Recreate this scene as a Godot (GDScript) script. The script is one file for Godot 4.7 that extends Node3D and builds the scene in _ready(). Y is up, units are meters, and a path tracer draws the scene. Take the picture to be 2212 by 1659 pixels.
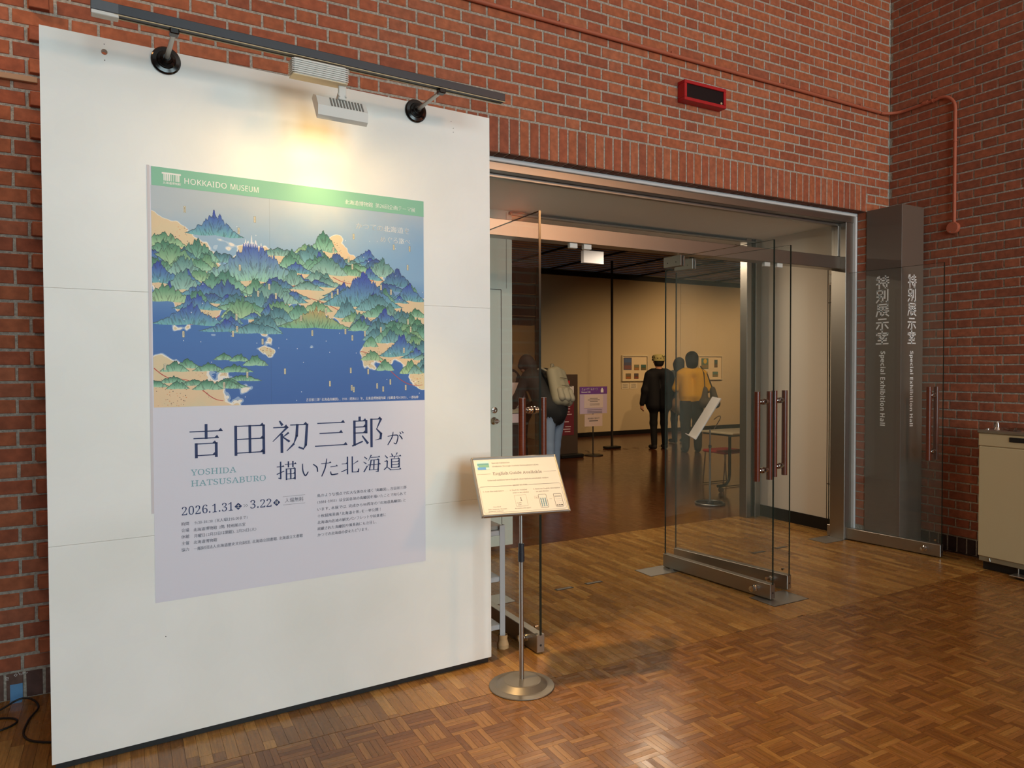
extends Node3D
# Museum entrance hall: brick walls, an illuminated exhibition panel, open glass doors and the gallery behind them.
# World: x runs along the front brick wall, z towards the camera, y up, metres.

const CAM := Vector3(0, 1.45, 0)
const ZW := -3.765      # face of the front brick wall
const ZF := -3.976      # plane of the steel door frame
const ZI := -4.94       # plane of the inner frame
const XR := 5.715       # face of the right brick wall
const ZB := -12.4       # back wall of the gallery
const CEIL := 3.45      # louvre ceiling of the gallery

var rng := RandomNumberGenerator.new()
var cam: Camera3D
var taken := {}
var M := {}

# ---------------------------------------------------------------- mesh builder
class MB:
	var v := PackedVector3Array()
	var n := PackedVector3Array()
	var c := PackedColorArray()
	var uv := PackedVector2Array()
	var col := Color(1, 1, 1)
	var xf := Transform3D()
	func tri(a: Vector3, b: Vector3, d: Vector3, na: Vector3, nb: Vector3, nd: Vector3, ua := Vector2.ZERO, ub := Vector2.ZERO, ud := Vector2.ZERO) -> void:
		var pa := xf * a; var pb := xf * b; var pd := xf * d
		var ma := (xf.basis * na).normalized(); var mb := (xf.basis * nb).normalized(); var md := (xf.basis * nd).normalized()
		if (pb - pa).cross(pd - pa).dot(ma + mb + md) > 0.0:
			var t := pb; pb = pd; pd = t
			t = mb; mb = md; md = t
			var tu := ub; ub = ud; ud = tu
		v.append(pa); v.append(pb); v.append(pd)
		n.append(ma); n.append(mb); n.append(md)
		c.append(col); c.append(col); c.append(col)
		uv.append(ua); uv.append(ub); uv.append(ud)
	func quad(a: Vector3, b: Vector3, d: Vector3, e: Vector3, nn: Vector3) -> void:
		tri(a, b, d, nn, nn, nn, Vector2(0, 1), Vector2(1, 1), Vector2(1, 0))
		tri(a, d, e, nn, nn, nn, Vector2(0, 1), Vector2(1, 0), Vector2(0, 0))
	func smooth_quad(a: Vector3, b: Vector3, d: Vector3, e: Vector3, na: Vector3, nb: Vector3, nd: Vector3, ne: Vector3) -> void:
		tri(a, b, d, na, nb, nd)
		tri(a, d, e, na, nd, ne)
	func box(m: Vector3, s: Vector3) -> void:
		var h := s * 0.5
		for ax in 3:
			for sg in [-1.0, 1.0]:
				var w := Vector3.ZERO; w[ax] = sg
				var p := Vector3.ZERO; p[(ax + 1) % 3] = h[(ax + 1) % 3]
				var q := Vector3.ZERO; q[(ax + 2) % 3] = h[(ax + 2) % 3]
				var o: Vector3 = m + w * h[ax]
				quad(o - p - q, o + p - q, o + p + q, o - p + q, w)
	func bev(m: Vector3, s: Vector3, b: float) -> void:
		var h := s * 0.5
		b = minf(b, minf(h.x, minf(h.y, h.z)) * 0.9)
		var k := h - Vector3(b, b, b)
		for ax in 3:
			var a1 := (ax + 1) % 3
			var a2 := (ax + 2) % 3
			for sg in [-1.0, 1.0]:
				var w := Vector3.ZERO; w[ax] = sg
				var p := Vector3.ZERO; p[a1] = k[a1]
				var q := Vector3.ZERO; q[a2] = k[a2]
				var o: Vector3 = m + w * h[ax]
				quad(o - p - q, o + p - q, o + p + q, o - p + q, w)
			for s1 in [-1.0, 1.0]:
				for s2 in [-1.0, 1.0]:
					var e1 := Vector3.ZERO; e1[a1] = s1 * h[a1]; e1[a2] = s2 * k[a2]
					var e2 := Vector3.ZERO; e2[a1] = s1 * k[a1]; e2[a2] = s2 * h[a2]
					var r := Vector3.ZERO; r[ax] = k[ax]
					var nn := Vector3.ZERO; nn[a1] = s1; nn[a2] = s2
					quad(m + e1 - r, m + e1 + r, m + e2 + r, m + e2 - r, nn.normalized())
		for sx in [-1.0, 1.0]:
			for sy in [-1.0, 1.0]:
				for sz in [-1.0, 1.0]:
					var nn := Vector3(sx, sy, sz).normalized()
					tri(m + Vector3(sx * h.x, sy * k.y, sz * k.z), m + Vector3(sx * k.x, sy * h.y, sz * k.z), m + Vector3(sx * k.x, sy * k.y, sz * h.z), nn, nn, nn)
	func bar(a: Vector3, b: Vector3, w: float, t: float, up := Vector3.UP) -> void:
		var z := (b - a).normalized()
		var x := up.cross(z)
		if x.length() < 0.01: x = Vector3.RIGHT.cross(z)
		x = x.normalized()
		var keep := xf
		xf = keep * Transform3D(Basis(x, z.cross(x), z), (a + b) * 0.5)
		bev(Vector3.ZERO, Vector3(w, t, a.distance_to(b)), minf(w, t) * 0.12)
		xf = keep
	func tube(pts: Array, r0: float, seg := 10, r1 := -1.0, caps := true) -> void:
		if r1 < 0.0: r1 = r0
		var rings := []
		var norms := []
		var side := Vector3.ZERO
		for i in pts.size():
			var a: Vector3 = pts[maxi(i - 1, 0)]
			var b: Vector3 = pts[mini(i + 1, pts.size() - 1)]
			var t := (b - a).normalized()
			if side == Vector3.ZERO:
				side = t.cross(Vector3.UP if absf(t.y) < 0.9 else Vector3.RIGHT).normalized()
			side = (side - t * side.dot(t)).normalized()
			var up := t.cross(side)
			var rr := lerpf(r0, r1, float(i) / maxf(1.0, pts.size() - 1))
			var ring := []
			var nr := []
			for k in seg:
				var an := TAU * k / seg
				var nn := side * cos(an) + up * sin(an)
				nr.append(nn); ring.append(pts[i] + nn * rr)
			rings.append(ring); norms.append(nr)
		for i in pts.size() - 1:
			for k in seg:
				var k2 := (k + 1) % seg
				smooth_quad(rings[i][k], rings[i][k2], rings[i + 1][k2], rings[i + 1][k], norms[i][k], norms[i][k2], norms[i + 1][k2], norms[i + 1][k])
		if caps:
			for e in [0, pts.size() - 1]:
				var t: Vector3 = (pts[1] - pts[0]).normalized() * -1.0 if e == 0 else (pts[e] - pts[e - 1]).normalized()
				for k in seg:
					tri(pts[e], rings[e][k], rings[e][(k + 1) % seg], t, t, t)
	func lathe(prof: Array, seg := 32) -> void:
		for i in prof.size() - 1:
			var a: Vector2 = prof[i]; var b: Vector2 = prof[i + 1]
			var d := b - a
			if d.length() < 1e-6: continue
			var n2 := Vector2(d.y, -d.x).normalized()
			for k in seg:
				var t0 := TAU * k / seg; var t1 := TAU * (k + 1) / seg
				var d0 := Vector3(cos(t0), 0, sin(t0)); var d1 := Vector3(cos(t1), 0, sin(t1))
				var m0 := d0 * n2.x + Vector3.UP * n2.y; var m1 := d1 * n2.x + Vector3.UP * n2.y
				smooth_quad(d0 * a.x + Vector3.UP * a.y, d1 * a.x + Vector3.UP * a.y, d1 * b.x + Vector3.UP * b.y, d0 * b.x + Vector3.UP * b.y, m0, m1, m1, m0)
	func extrude(poly: PackedVector2Array, z0: float, z1: float) -> void:
		var ix := Geometry2D.triangulate_polygon(poly)
		for i in range(0, ix.size(), 3):
			for z in [z0, z1]:
				var nn := Vector3(0, 0, 1 if z == maxf(z0, z1) else -1)
				tri(Vector3(poly[ix[i]].x, poly[ix[i]].y, z), Vector3(poly[ix[i + 1]].x, poly[ix[i + 1]].y, z), Vector3(poly[ix[i + 2]].x, poly[ix[i + 2]].y, z), nn, nn, nn)
		var cw := Geometry2D.is_polygon_clockwise(poly)
		for i in poly.size():
			var a := poly[i]; var b := poly[(i + 1) % poly.size()]
			var d := (b - a).normalized()
			var nn := Vector3(d.y, -d.x, 0) * (-1.0 if cw else 1.0)
			quad(Vector3(a.x, a.y, z0), Vector3(b.x, b.y, z0), Vector3(b.x, b.y, z1), Vector3(a.x, a.y, z1), nn)
	func mesh() -> ArrayMesh:
		var a := []
		a.resize(Mesh.ARRAY_MAX)
		a[Mesh.ARRAY_VERTEX] = v; a[Mesh.ARRAY_NORMAL] = n; a[Mesh.ARRAY_COLOR] = c; a[Mesh.ARRAY_TEX_UV] = uv
		var m := ArrayMesh.new()
		m.add_surface_from_arrays(Mesh.PRIMITIVE_TRIANGLES, a)
		return m

# ---------------------------------------------------------------- node helpers
func numbered(called: String) -> String:
	taken[called] = taken.get(called, -1) + 1
	return called if taken[called] == 0 else "%s_%03d" % [called, taken[called]]

func tag(o: Node3D, label: String, category := "", group := "") -> Node3D:
	o.set_meta("label", label)
	if category: o.set_meta("category", category)
	if group: o.set_meta("group", group)
	return o

func thing(called: String, label: String, category: String, at := Vector3.ZERO, turn := 0.0, group := "") -> Node3D:
	var o := Node3D.new()
	o.name = numbered(called)
	add_child(o)
	o.position = at
	o.rotation.y = turn
	return tag(o, label, category, group)

func part(called: String, mb: MB, m: Material, parent: Node3D, at := Vector3.ZERO) -> MeshInstance3D:
	var o := MeshInstance3D.new()
	o.name = called
	o.mesh = mb.mesh()
	o.material_override = m
	parent.add_child(o, true)
	o.position = at
	return o

func setting(called: String, label: String) -> Node3D:
	var o := Node3D.new()
	o.name = called
	add_child(o)
	o.set_meta("kind", "structure")
	o.set_meta("label", label)
	return o

func mb_box(m: Vector3, s: Vector3, b := 0.0) -> MB:
	var q := MB.new()
	if b > 0.0: q.bev(m, s, b)
	else: q.box(m, s)
	return q

func lin(r: int, g: int, b: int) -> Color:
	return Color8(r, g, b).srgb_to_linear()

func mat(r: int, g: int, b: int, rough := 0.7, metal := 0.0) -> StandardMaterial3D:
	var m := StandardMaterial3D.new()
	m.albedo_color = Color8(r, g, b)
	m.roughness = rough
	m.metallic = metal
	return m

func noise_tex(seed_: int, freq: float, lo: Color, hi: Color, size := 512, oct := 4, normal := false, bump := 4.0) -> NoiseTexture2D:
	var f := FastNoiseLite.new()
	f.seed = seed_; f.frequency = freq; f.fractal_octaves = oct; f.noise_type = FastNoiseLite.TYPE_SIMPLEX_SMOOTH
	var t := NoiseTexture2D.new()
	t.width = size; t.height = size; t.seamless = true; t.noise = f
	if normal:
		t.as_normal_map = true; t.bump_strength = bump
	else:
		var g := Gradient.new()
		g.offsets = PackedFloat32Array([0.0, 1.0]); g.colors = PackedColorArray([lo, hi])
		t.color_ramp = g
	return t

# pixel size of a thing on the picture, used only to choose which bricks and strips become separate parts
func shows(p: Vector3, size: float, face: Vector3) -> float:
	var q := cam.transform.affine_inverse() * p
	if q.z > -0.3: return 0.0
	var x := q.x / -q.z; var y := q.y / -q.z
	if absf(x) > 0.735 or absf(y) > 0.555: return 0.0
	return size * absf(face.dot((CAM - p).normalized())) / q.length_squared()
# ---------------------------------------------------------------- lettering
# Stroke shapes of the Japanese characters on a 100 x 100 grid, y down; "~" marks a curved stroke.
const GLYPH := {
	"吉": "8 22 92 22;50 3 50 42;18 42 82 42;24 58 24 97;24 58 76 58 76 97;24 92 76 92",
	"田": "12 12 12 95;12 12 88 12 88 95;12 50 88 50;50 12 50 90;12 90 88 90",
	"初": "22 3 28 14;6 22 42 22 4 64;27 44 27 98;44 40 30 52;30 52 46 66;50 16 94 16 90 80 84 92 72 86;68 16 66 50 58 75 40 95",
	"三": "12 14 88 14;18 48 82 48;5 90 95 90",
	"郎": "26 2 26 12;10 14 46 14 46 52;10 33 46 33;10 52 46 52;10 14 10 90;4 92 34 80;34 62 50 86;62 10 62 98;62 10 92 10 78 42 92 58 90 74 74 78",
	"が": "~8 34 40 28 64 32 62 64 54 88 42 82;~38 6 32 42 8 92;~72 28 84 44 90 58;76 8 82 20;88 3 95 15",
	"描": "4 28 38 28;22 4 22 90 12 86;4 66 38 52;44 18 98 18;60 5 60 32;82 5 82 32;50 42 50 97;50 42 92 42 92 97;50 68 92 68;71 42 71 94;50 94 92 94",
	"い": "~12 22 14 60 26 84 40 66;~66 28 84 44 88 68",
	"た": "6 28 56 26;~34 4 26 50 8 94;54 48 90 46;~54 74 60 90 92 88",
	"北": "36 5 36 96;6 40 36 40;4 82 36 70;62 5 62 88 94 90 96 74;92 30 62 48",
	"海": "8 10 22 22;4 38 18 48;6 92 24 62;46 4 30 34;44 16 94 16;46 30 36 84 88 84;46 30 88 30 84 96 72 94;28 56 98 56;62 34 60 80",
	"道": "44 4 50 16;76 2 68 16;34 20 98 20;62 20 58 32;44 34 88 34 88 82;44 34 44 82;44 50 88 50;44 66 88 66;44 82 88 82;8 12 20 26;4 44 20 44 18 76;2 90 18 76 40 94 98 94",
	"博": "2 30 34 30;18 4 18 98;36 12 98 12;67 2 67 54;44 22 92 22 92 54;44 22 44 54;44 38 92 38;44 54 92 54;36 68 98 68;80 58 80 98 70 94;50 76 58 88;84 2 92 8",
	"物": "14 8 6 30;10 26 42 26;24 4 24 98;2 64 44 54;58 4 46 36;54 22 96 22 92 92 82 96 74 90;72 24 46 64;86 24 54 90",
	"館": "24 2 4 26;24 2 46 22;12 30 38 30;12 40 40 40;12 40 12 90;40 40 40 64;12 52 40 52;12 64 40 64;12 92 34 80;30 70 44 88;74 2 74 12;52 12 52 26;52 14 98 14 96 26;60 30 60 98;60 30 90 30 90 54;60 54 90 54;60 68 92 68 92 96;60 94 92 94",
	"第": "22 2 8 22;16 12 44 12;28 12 34 24;66 2 54 22;60 12 94 12;74 12 80 24;16 30 84 30 84 46;16 46 84 46;16 46 14 64 90 64 86 90 74 86;50 30 50 98;46 66 10 96",
	"回": "8 8 8 96;8 8 92 8 92 96;8 90 92 90;32 32 32 68;32 32 68 32 68 68;32 66 68 66",
	"企": "50 2 4 44;50 2 96 44;50 40 50 92;50 62 80 62;24 58 24 92;4 94 96 94",
	"画": "6 8 94 8;50 8 50 74;28 26 28 74;28 26 72 26 72 74;28 50 72 50;28 74 72 74;8 30 8 94;92 30 92 98;8 92 92 92",
	"展": "16 8 90 8 90 28;16 28 90 28;16 8 16 50 4 96;24 42 94 42;40 32 40 60;68 32 68 60;18 60 98 60;38 60 38 96;36 96 60 84;56 60 72 80 98 96;88 64 70 76",
	"旅": "20 2 24 14;2 20 46 20;22 20 20 56 6 94;20 46 42 46 38 88 28 86;60 4 48 28;56 18 98 18;70 30 54 40;92 28 66 38;60 38 58 96;58 94 72 82;72 40 82 70 98 92;94 50 80 62",
	"特": "14 8 6 30;10 26 42 26;24 4 24 98;2 64 44 54;52 18 94 18;72 3 72 38;44 38 98 38;46 58 98 58;82 44 82 96 70 92;54 68 64 82",
	"別": "10 8 10 40;10 8 50 8 50 40;10 38 50 38;6 54 54 54 50 92 40 90;30 40 26 70 4 96;68 12 68 68;90 4 90 96 78 92",
	"示": "20 14 80 14;4 40 96 40;50 40 50 96 38 92;26 56 6 86;72 56 94 84",
	"室": "50 2 50 14;8 14 8 30;8 16 92 16 90 30;20 32 80 32;46 32 26 54;26 54 78 50;64 42 82 58;18 70 82 70;50 58 50 94;4 94 96 94",
	"鳥": "46 2 40 14;22 14 22 66;22 14 74 14 74 40;22 28 74 28;22 42 74 42;22 56 94 56;22 66 92 66 86 96 74 92;10 78 4 94;28 76 32 88;46 76 50 86;64 74 68 84",
	"瞰": "4 12 4 88;4 12 26 12 26 88;4 38 26 38;4 62 26 62;4 86 26 86;34 10 64 10;34 26 66 26;40 28 40 88;58 28 58 96;40 46 58 46;40 64 58 64;32 88 66 80;78 2 66 36;72 24 98 24;92 26 82 64 62 96;72 40 84 72 98 94",
	"図": "8 8 8 96;8 8 92 8 92 96;8 92 92 92;28 24 34 42;46 20 52 38;74 22 58 54 24 80;34 52 56 62 76 80",
	"年": "26 2 8 34;20 20 90 20;26 46 84 46;26 46 26 70;2 70 98 70;54 20 54 98",
	"昭": "6 12 6 84;6 12 36 12 36 84;6 46 36 46;6 82 36 82;46 10 92 10 88 42 78 40;66 10 62 32 44 48;52 56 52 96;52 56 92 56 92 96;52 92 92 92",
	"和": "44 6 10 16;4 32 52 32;28 12 28 98;28 34 4 72;30 42 48 62;60 22 60 88;60 22 94 22 94 88;60 82 94 82",
	"所": "6 10 46 10;8 24 8 58 2 92;8 24 42 24 42 50;8 50 42 50;88 6 56 14;56 14 56 54 46 92;56 40 98 40;80 40 80 98",
	"蔵": "4 12 96 12;32 3 32 22;66 3 66 22;14 28 96 28;14 28 14 66 4 96;70 20 78 66 96 92;90 44 58 92;24 42 24 84;24 42 58 42;24 62 52 62;24 84 56 84;40 42 40 84;52 50 52 76",
	"収": "14 20 14 66 30 58;38 4 38 98;48 16 92 16 82 56 46 96;54 32 72 68 98 94",
	"番": "78 2 18 12;10 28 90 28;50 10 50 50;28 14 34 26;72 12 64 26;48 30 6 54;52 30 94 54;20 56 20 98;20 56 80 56 80 98;20 74 80 74;50 56 50 94;20 94 80 94",
	"号": "24 6 24 36;24 6 76 6 76 36;24 34 76 34;6 50 94 50;32 50 28 68 78 68 74 94 58 92",
	"一": "6 50 94 50",
	"部": "30 2 30 14;6 16 54 16;18 22 24 38;44 22 38 38;2 42 58 42;12 56 12 96;12 56 50 56 50 96;12 92 50 92;66 6 66 98;66 6 94 6 80 40 96 58 92 76 78 74",
	"抜": "4 28 38 28;22 4 22 90 12 86;4 66 38 52;42 24 98 24;62 4 60 50 40 94;60 46 90 46 74 80 46 98;62 52 78 80 98 96",
	"粋": "24 2 24 98;2 42 46 42;8 14 14 30;40 12 34 30;22 46 4 80;26 48 46 72;52 16 88 16 86 44 98 46;66 3 62 34 48 54;48 68 98 68;72 50 72 98",
	"土": "16 36 84 36;50 4 50 92;4 92 96 92",
	"日": "22 8 22 96;22 8 78 8 78 96;22 50 78 50;22 90 78 90",
	"入": "34 8 50 10;50 10 42 56 4 94;48 28 66 72 96 94",
	"場": "2 34 34 34;18 6 18 78;2 82 36 72;48 6 48 40;48 6 88 6 88 40;48 22 88 22;48 40 88 40;36 52 98 52;54 54 36 76;48 66 94 66 90 94 80 92;66 66 42 92;80 66 58 98",
	"無": "26 2 8 24;18 14 92 14;6 36 96 36;4 60 98 60;24 14 24 60;42 14 42 60;60 14 60 60;78 14 78 60;14 74 8 94;36 74 40 90;60 74 64 90;82 74 94 92",
	"料": "24 2 24 98;2 42 46 42;8 14 14 30;40 12 34 30;22 46 4 80;26 48 46 72;56 16 68 26;52 38 64 48;46 72 98 60;84 4 84 98",
	"時": "6 14 6 84;6 14 34 14 34 84;6 48 34 48;6 82 34 82;46 18 92 18;68 4 68 38;40 38 98 38;42 58 98 58;82 44 82 96 70 92;52 68 62 82",
	"間": "8 6 8 98;8 6 42 6 42 38;8 22 42 22;8 38 42 38;58 6 58 38;58 6 92 6 92 96 82 92;58 22 92 22;58 38 92 38;32 52 32 86;32 52 68 52 68 86;32 68 68 68;32 84 68 84",
	"会": "50 2 4 42;50 2 96 42;28 40 72 40;14 60 86 60;44 60 24 90;24 90 80 86;64 70 86 94",
	"休": "28 4 4 50;18 36 18 98;36 30 98 30;66 4 66 98;64 34 38 78;68 34 98 76",
	"主": "44 2 56 14;12 24 88 24;18 56 82 56;50 24 50 92;4 92 96 92",
	"催": "26 4 4 48;18 34 18 98;38 8 38 26;38 26 94 26;66 2 66 26;94 8 94 26;48 32 36 56;42 46 42 98;42 46 96 46;42 62 92 62;42 78 92 78;42 94 96 94;68 46 68 94;66 34 70 44",
	"協": "2 36 30 36;16 4 16 98;40 22 94 22 88 44 78 42;64 4 60 32 40 50;36 62 60 62 56 94 48 92;46 52 44 76 32 96;66 62 96 62 92 94 84 92;78 52 76 76 62 96",
	"力": "10 30 86 30 80 92 64 88;46 4 44 44 10 96",
	"階": "8 6 8 98;8 6 36 6 22 36 38 54 34 70 20 68;46 4 46 40;46 22 66 22;44 42 66 34;74 4 74 38 96 38;92 14 74 24;64 44 58 54;50 56 50 98;50 56 90 56 90 98;50 76 90 76;50 94 90 94",
	"月": "24 8 24 56 8 96;24 8 80 8 80 94 66 90;24 34 80 34;24 60 80 60",
	"曜": "4 14 4 82;4 14 28 14 28 82;4 46 28 46;4 80 28 80;36 8 62 8 62 34;38 20 60 20;34 36 62 30;68 8 96 8 96 34;70 20 94 20;66 36 96 30;48 42 34 64;44 52 44 98;44 52 96 52;44 66 92 66;44 80 92 80;44 96 98 96;70 52 70 96",
	"開": "8 6 8 98;8 6 42 6 42 36;8 21 42 21;8 36 42 36;58 6 58 36;58 6 92 6 92 96 82 92;58 21 92 21;58 36 92 36;24 50 78 50;20 68 82 68;40 50 38 72 26 94;62 50 62 94",
	"火": "48 4 46 50 6 96;48 44 64 76 96 96;22 24 28 46;84 22 66 46",
	"般": "28 2 18 14;10 16 10 62 2 96;10 16 44 16 44 94 34 92;2 52 54 52;24 26 30 40;24 62 30 78;62 8 60 30 50 44;62 8 84 8 84 34 96 36;54 54 90 54 78 78 48 98;58 58 74 84 98 96",
	"財": "8 8 8 74;8 8 38 8 38 74;8 30 38 30;8 52 38 52;8 74 38 74;16 76 4 96;32 78 44 92;46 30 98 30;80 4 80 94 66 90;78 34 46 82",
	"団": "8 8 8 96;8 8 92 8 92 96;8 92 92 92;22 36 80 36;62 20 62 76 50 72;32 50 42 62",
	"法": "8 10 22 22;4 38 18 48;6 92 24 62;38 24 92 24;64 4 64 48;30 48 98 48;58 50 40 88;40 88 90 82;78 66 94 96",
	"人": "48 6 44 48 4 96;48 36 64 72 96 96",
	"歴": "10 8 96 8;12 8 12 56 2 96;22 28 54 28;38 16 38 54;38 30 22 50;40 32 54 46;60 28 96 28;78 16 78 54;78 30 60 50;80 32 96 46;56 58 56 94;56 74 86 74;34 66 34 94;18 95 98 95",
	"史": "20 20 20 52;20 20 80 20 80 52;20 50 80 50;50 4 50 54 36 78 4 96;26 56 56 82 96 96",
	"文": "50 2 50 18;4 22 96 22;70 24 54 64 6 96;28 26 48 66 94 96",
	"化": "30 4 4 54;20 36 20 98;56 6 56 86 90 88 94 70;94 26 56 50",
	"立": "50 4 50 20;10 24 90 24;26 40 36 76;74 36 62 88;4 90 96 90",
	"書": "20 12 80 12 80 34;4 23 96 23;20 34 80 34;14 45 86 45;4 56 96 56;50 2 50 56;24 66 24 98;24 66 76 66 76 98;24 81 76 81;24 96 76 96",
	"視": "22 2 28 12;4 22 40 22 4 60;24 42 24 98;28 46 42 58;52 6 52 62;52 6 90 6 90 62;52 24 90 24;52 43 90 43;52 62 90 62;62 62 58 82 40 98;78 62 78 92 98 92 98 78",
	"点": "50 2 50 36;50 18 88 18;20 36 20 66;20 36 80 36 80 66;20 66 80 66;14 76 6 94;36 76 40 92;60 76 66 92;82 74 94 92",
	"広": "50 2 50 14;12 16 94 16;14 16 14 60 4 96;52 32 32 84;32 84 84 78;68 58 90 94",
	"大": "6 34 94 34;50 4 46 52 6 96;52 40 66 72 96 96",
	"景": "26 4 26 34;26 4 74 4 74 34;26 19 74 19;26 34 74 34;50 36 50 44;6 46 94 46;26 56 26 74;26 56 74 56 74 74;26 73 74 73;50 74 50 98;28 80 12 94;72 80 90 94",
	"色": "36 2 6 38;32 12 68 12 52 32;20 34 20 90 90 90 92 74;20 34 84 34 84 62;20 62 84 62;52 34 52 62",
	"全": "50 2 4 42;50 2 96 42;22 46 78 46;24 70 76 70;50 46 50 94;6 94 94 94",
	"国": "8 8 8 96;8 8 92 8 92 96;8 92 92 92;26 26 74 26;30 50 70 50;24 76 76 76;50 26 50 76;62 58 70 68",
	"各": "40 2 10 42;34 14 78 14 52 44 4 66;28 24 96 64;26 66 26 98;26 66 74 66 74 98;26 94 74 94",
	"地": "2 34 36 34;18 6 18 80;2 84 38 72;36 46 92 26 90 62 80 62;64 4 64 76;48 24 48 86 96 88 98 72",
	"知": "20 2 6 36;16 20 52 20;2 48 56 48;30 20 28 58 4 94;32 56 52 84;62 20 62 88;62 20 94 20 94 88;62 82 94 82",
	"本": "6 26 94 26;50 4 50 98;48 28 6 78;52 28 94 76;30 72 70 72",
	"完": "50 2 50 14;8 14 8 32;8 16 92 16 90 32;26 36 74 36;8 54 94 54;38 54 34 78 6 96;62 54 62 90 92 92 94 74",
	"成": "14 22 96 22;14 22 14 60 4 96;14 44 44 44 40 78 30 76;58 2 66 60 94 94;90 40 50 94;74 4 86 12",
	"周": "14 8 14 60 4 96;14 8 88 8 88 96 76 92;30 22 72 22;50 10 50 40;26 40 76 40;34 54 34 82;34 54 68 54 68 82;34 80 68 80",
	"十": "4 46 96 46;50 4 50 98",
	"枚": "2 28 44 28;24 4 24 98;22 32 4 70;26 36 44 56;62 2 46 42;56 26 98 26;88 28 74 66 42 96;56 40 74 74 98 94",
	"組": "24 2 6 24 26 30;36 16 8 48;8 48 38 44;24 50 24 98;10 62 4 84;36 60 44 78;54 8 54 94;54 8 88 8 88 94;54 36 88 36;54 64 88 64;44 94 98 94",
	"風": "14 8 14 56 2 96;14 8 84 8 84 70 98 94;66 18 30 28;32 36 32 62;32 36 70 36 70 62;32 60 70 60;50 24 50 84;28 86 70 80;64 70 76 90",
	"挙": "14 4 22 18;46 2 50 16;84 2 72 18;6 24 94 24;34 24 4 54;66 24 96 54;64 36 28 44;24 54 78 54;10 70 92 70;50 40 50 96 38 92",
	"公": "34 6 6 50;62 6 94 48;44 44 22 86;22 86 80 80;66 62 90 96",
	"内": "10 24 10 98;10 24 90 24 90 94 76 90;50 4 48 44 22 76;50 44 76 74",
	"観": "14 2 6 22;10 14 46 14;20 24 4 46;12 36 12 96;12 36 46 36;12 54 44 54;12 74 44 74;12 94 48 94;28 36 28 94;56 6 56 60;56 6 92 6 92 60;56 24 92 24;56 42 92 42;56 60 92 60;62 62 42 98;80 62 80 92 98 92",
	"光": "50 2 50 44;20 12 32 34;80 12 68 34;4 44 96 44;36 44 32 74 4 96;62 44 62 90 94 92 96 74",
	"絵": "22 2 6 24 24 30;34 16 8 48;8 48 36 44;22 50 22 98;8 62 2 84;34 60 42 78;68 4 42 40;68 4 98 38;54 40 82 40;44 58 98 58;66 60 50 88;50 88 90 84;80 70 94 96",
	"葉": "4 12 96 12;32 2 32 22;66 2 66 22;6 30 94 30;28 24 28 54;28 54 84 54;50 24 50 44;72 24 72 44;50 44 72 44;4 66 96 66;50 54 50 98;46 68 8 94;54 68 92 94",
	"掲": "2 28 34 28;20 4 20 90 10 86;2 66 34 52;48 4 48 38;48 4 88 4 88 38;48 21 88 21;48 38 88 38;50 42 38 62;44 52 94 52 90 94 80 92;66 56 54 74;50 62 50 84 78 84",
	"載": "6 16 60 16;32 2 32 28;2 30 98 30;10 44 56 44;12 52 12 74;12 52 54 52 54 74;12 63 54 63;12 74 54 74;32 38 32 98;4 84 62 84;68 2 76 62 98 94;92 42 62 92;80 6 90 16",
	"注": "8 10 22 22;4 38 18 48;6 92 24 62;58 2 68 14;36 24 96 24;40 54 92 54;66 24 66 90;30 92 98 92",
	"目": "22 6 22 96;22 6 78 6 78 96;22 34 78 34;22 62 78 62;22 90 78 90",
	"姿": "8 10 20 20;4 44 24 30;44 2 34 26;40 14 92 14 82 30;62 16 54 34 32 48;62 26 90 48;4 60 96 60;42 48 26 78 80 96;74 60 56 84 8 98",
	"方": "50 2 50 18;4 22 96 22;42 22 38 56 6 96;38 46 80 46 74 92 58 88",
	"か": "~8 32 46 28 64 32 62 66 50 90 40 82;~38 6 32 44 8 90;~76 26 90 46 94 62",
	"つ": "~6 36 50 24 86 34 88 58 66 78 38 84",
	"て": "~8 18 92 14 56 34 46 62 60 84 82 88",
	"の": "~52 20 44 62 24 82 10 60 20 32 52 16 84 30 90 58 76 80 54 90",
	"を": "16 22 80 18;~46 4 34 32 12 58 34 46 50 56 50 72;~88 40 46 58 30 78 42 92 84 92",
	"め": "~20 18 28 54 42 76;~68 10 54 56 22 84 10 66 24 42 56 32 84 44 86 72 60 92",
	"ぐ": "~60 8 28 46 60 92;76 26 84 38;88 18 96 30",
	"く": "~64 6 26 48 66 94",
	"る": "~22 14 74 12 18 62 50 46 82 58 80 84 52 92 40 80 56 74 66 88",
	"へ": "~4 58 36 32 60 52 96 76",
	"は": "~16 8 10 50 16 92;40 28 94 26;~70 6 72 82 56 92 44 80 60 70 92 86",
	"ま": "16 22 84 22;20 44 80 44;~50 4 52 78 36 92 24 80 42 70 84 88",
	"で": "~8 18 84 14 54 34 44 62 58 84 78 88;72 38 80 50;86 32 94 44",
	"な": "8 22 54 20;~32 4 26 36 8 66;74 14 92 30;~68 36 68 80 54 92 42 82 58 70 90 88",
	"よ": "54 26 86 24;~52 4 54 80 36 92 22 80 42 70 86 90",
	"う": "~30 6 66 14;~16 36 56 26 80 40 74 70 38 96",
	"こ": "~20 18 78 16 58 26;~22 60 24 86 84 84",
	"と": "30 6 38 44;~84 26 34 52 20 76 40 92 86 88",
	"ら": "~30 6 62 16;~28 28 22 60 56 46 82 60 72 84 34 94",
	"れ": "26 4 26 98;~8 28 34 26 6 78 44 36 66 30 68 60 70 88 94 78",
	"す": "6 24 94 24;~56 4 58 50 46 64 36 52 50 40 60 56 52 82 36 96",
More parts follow.
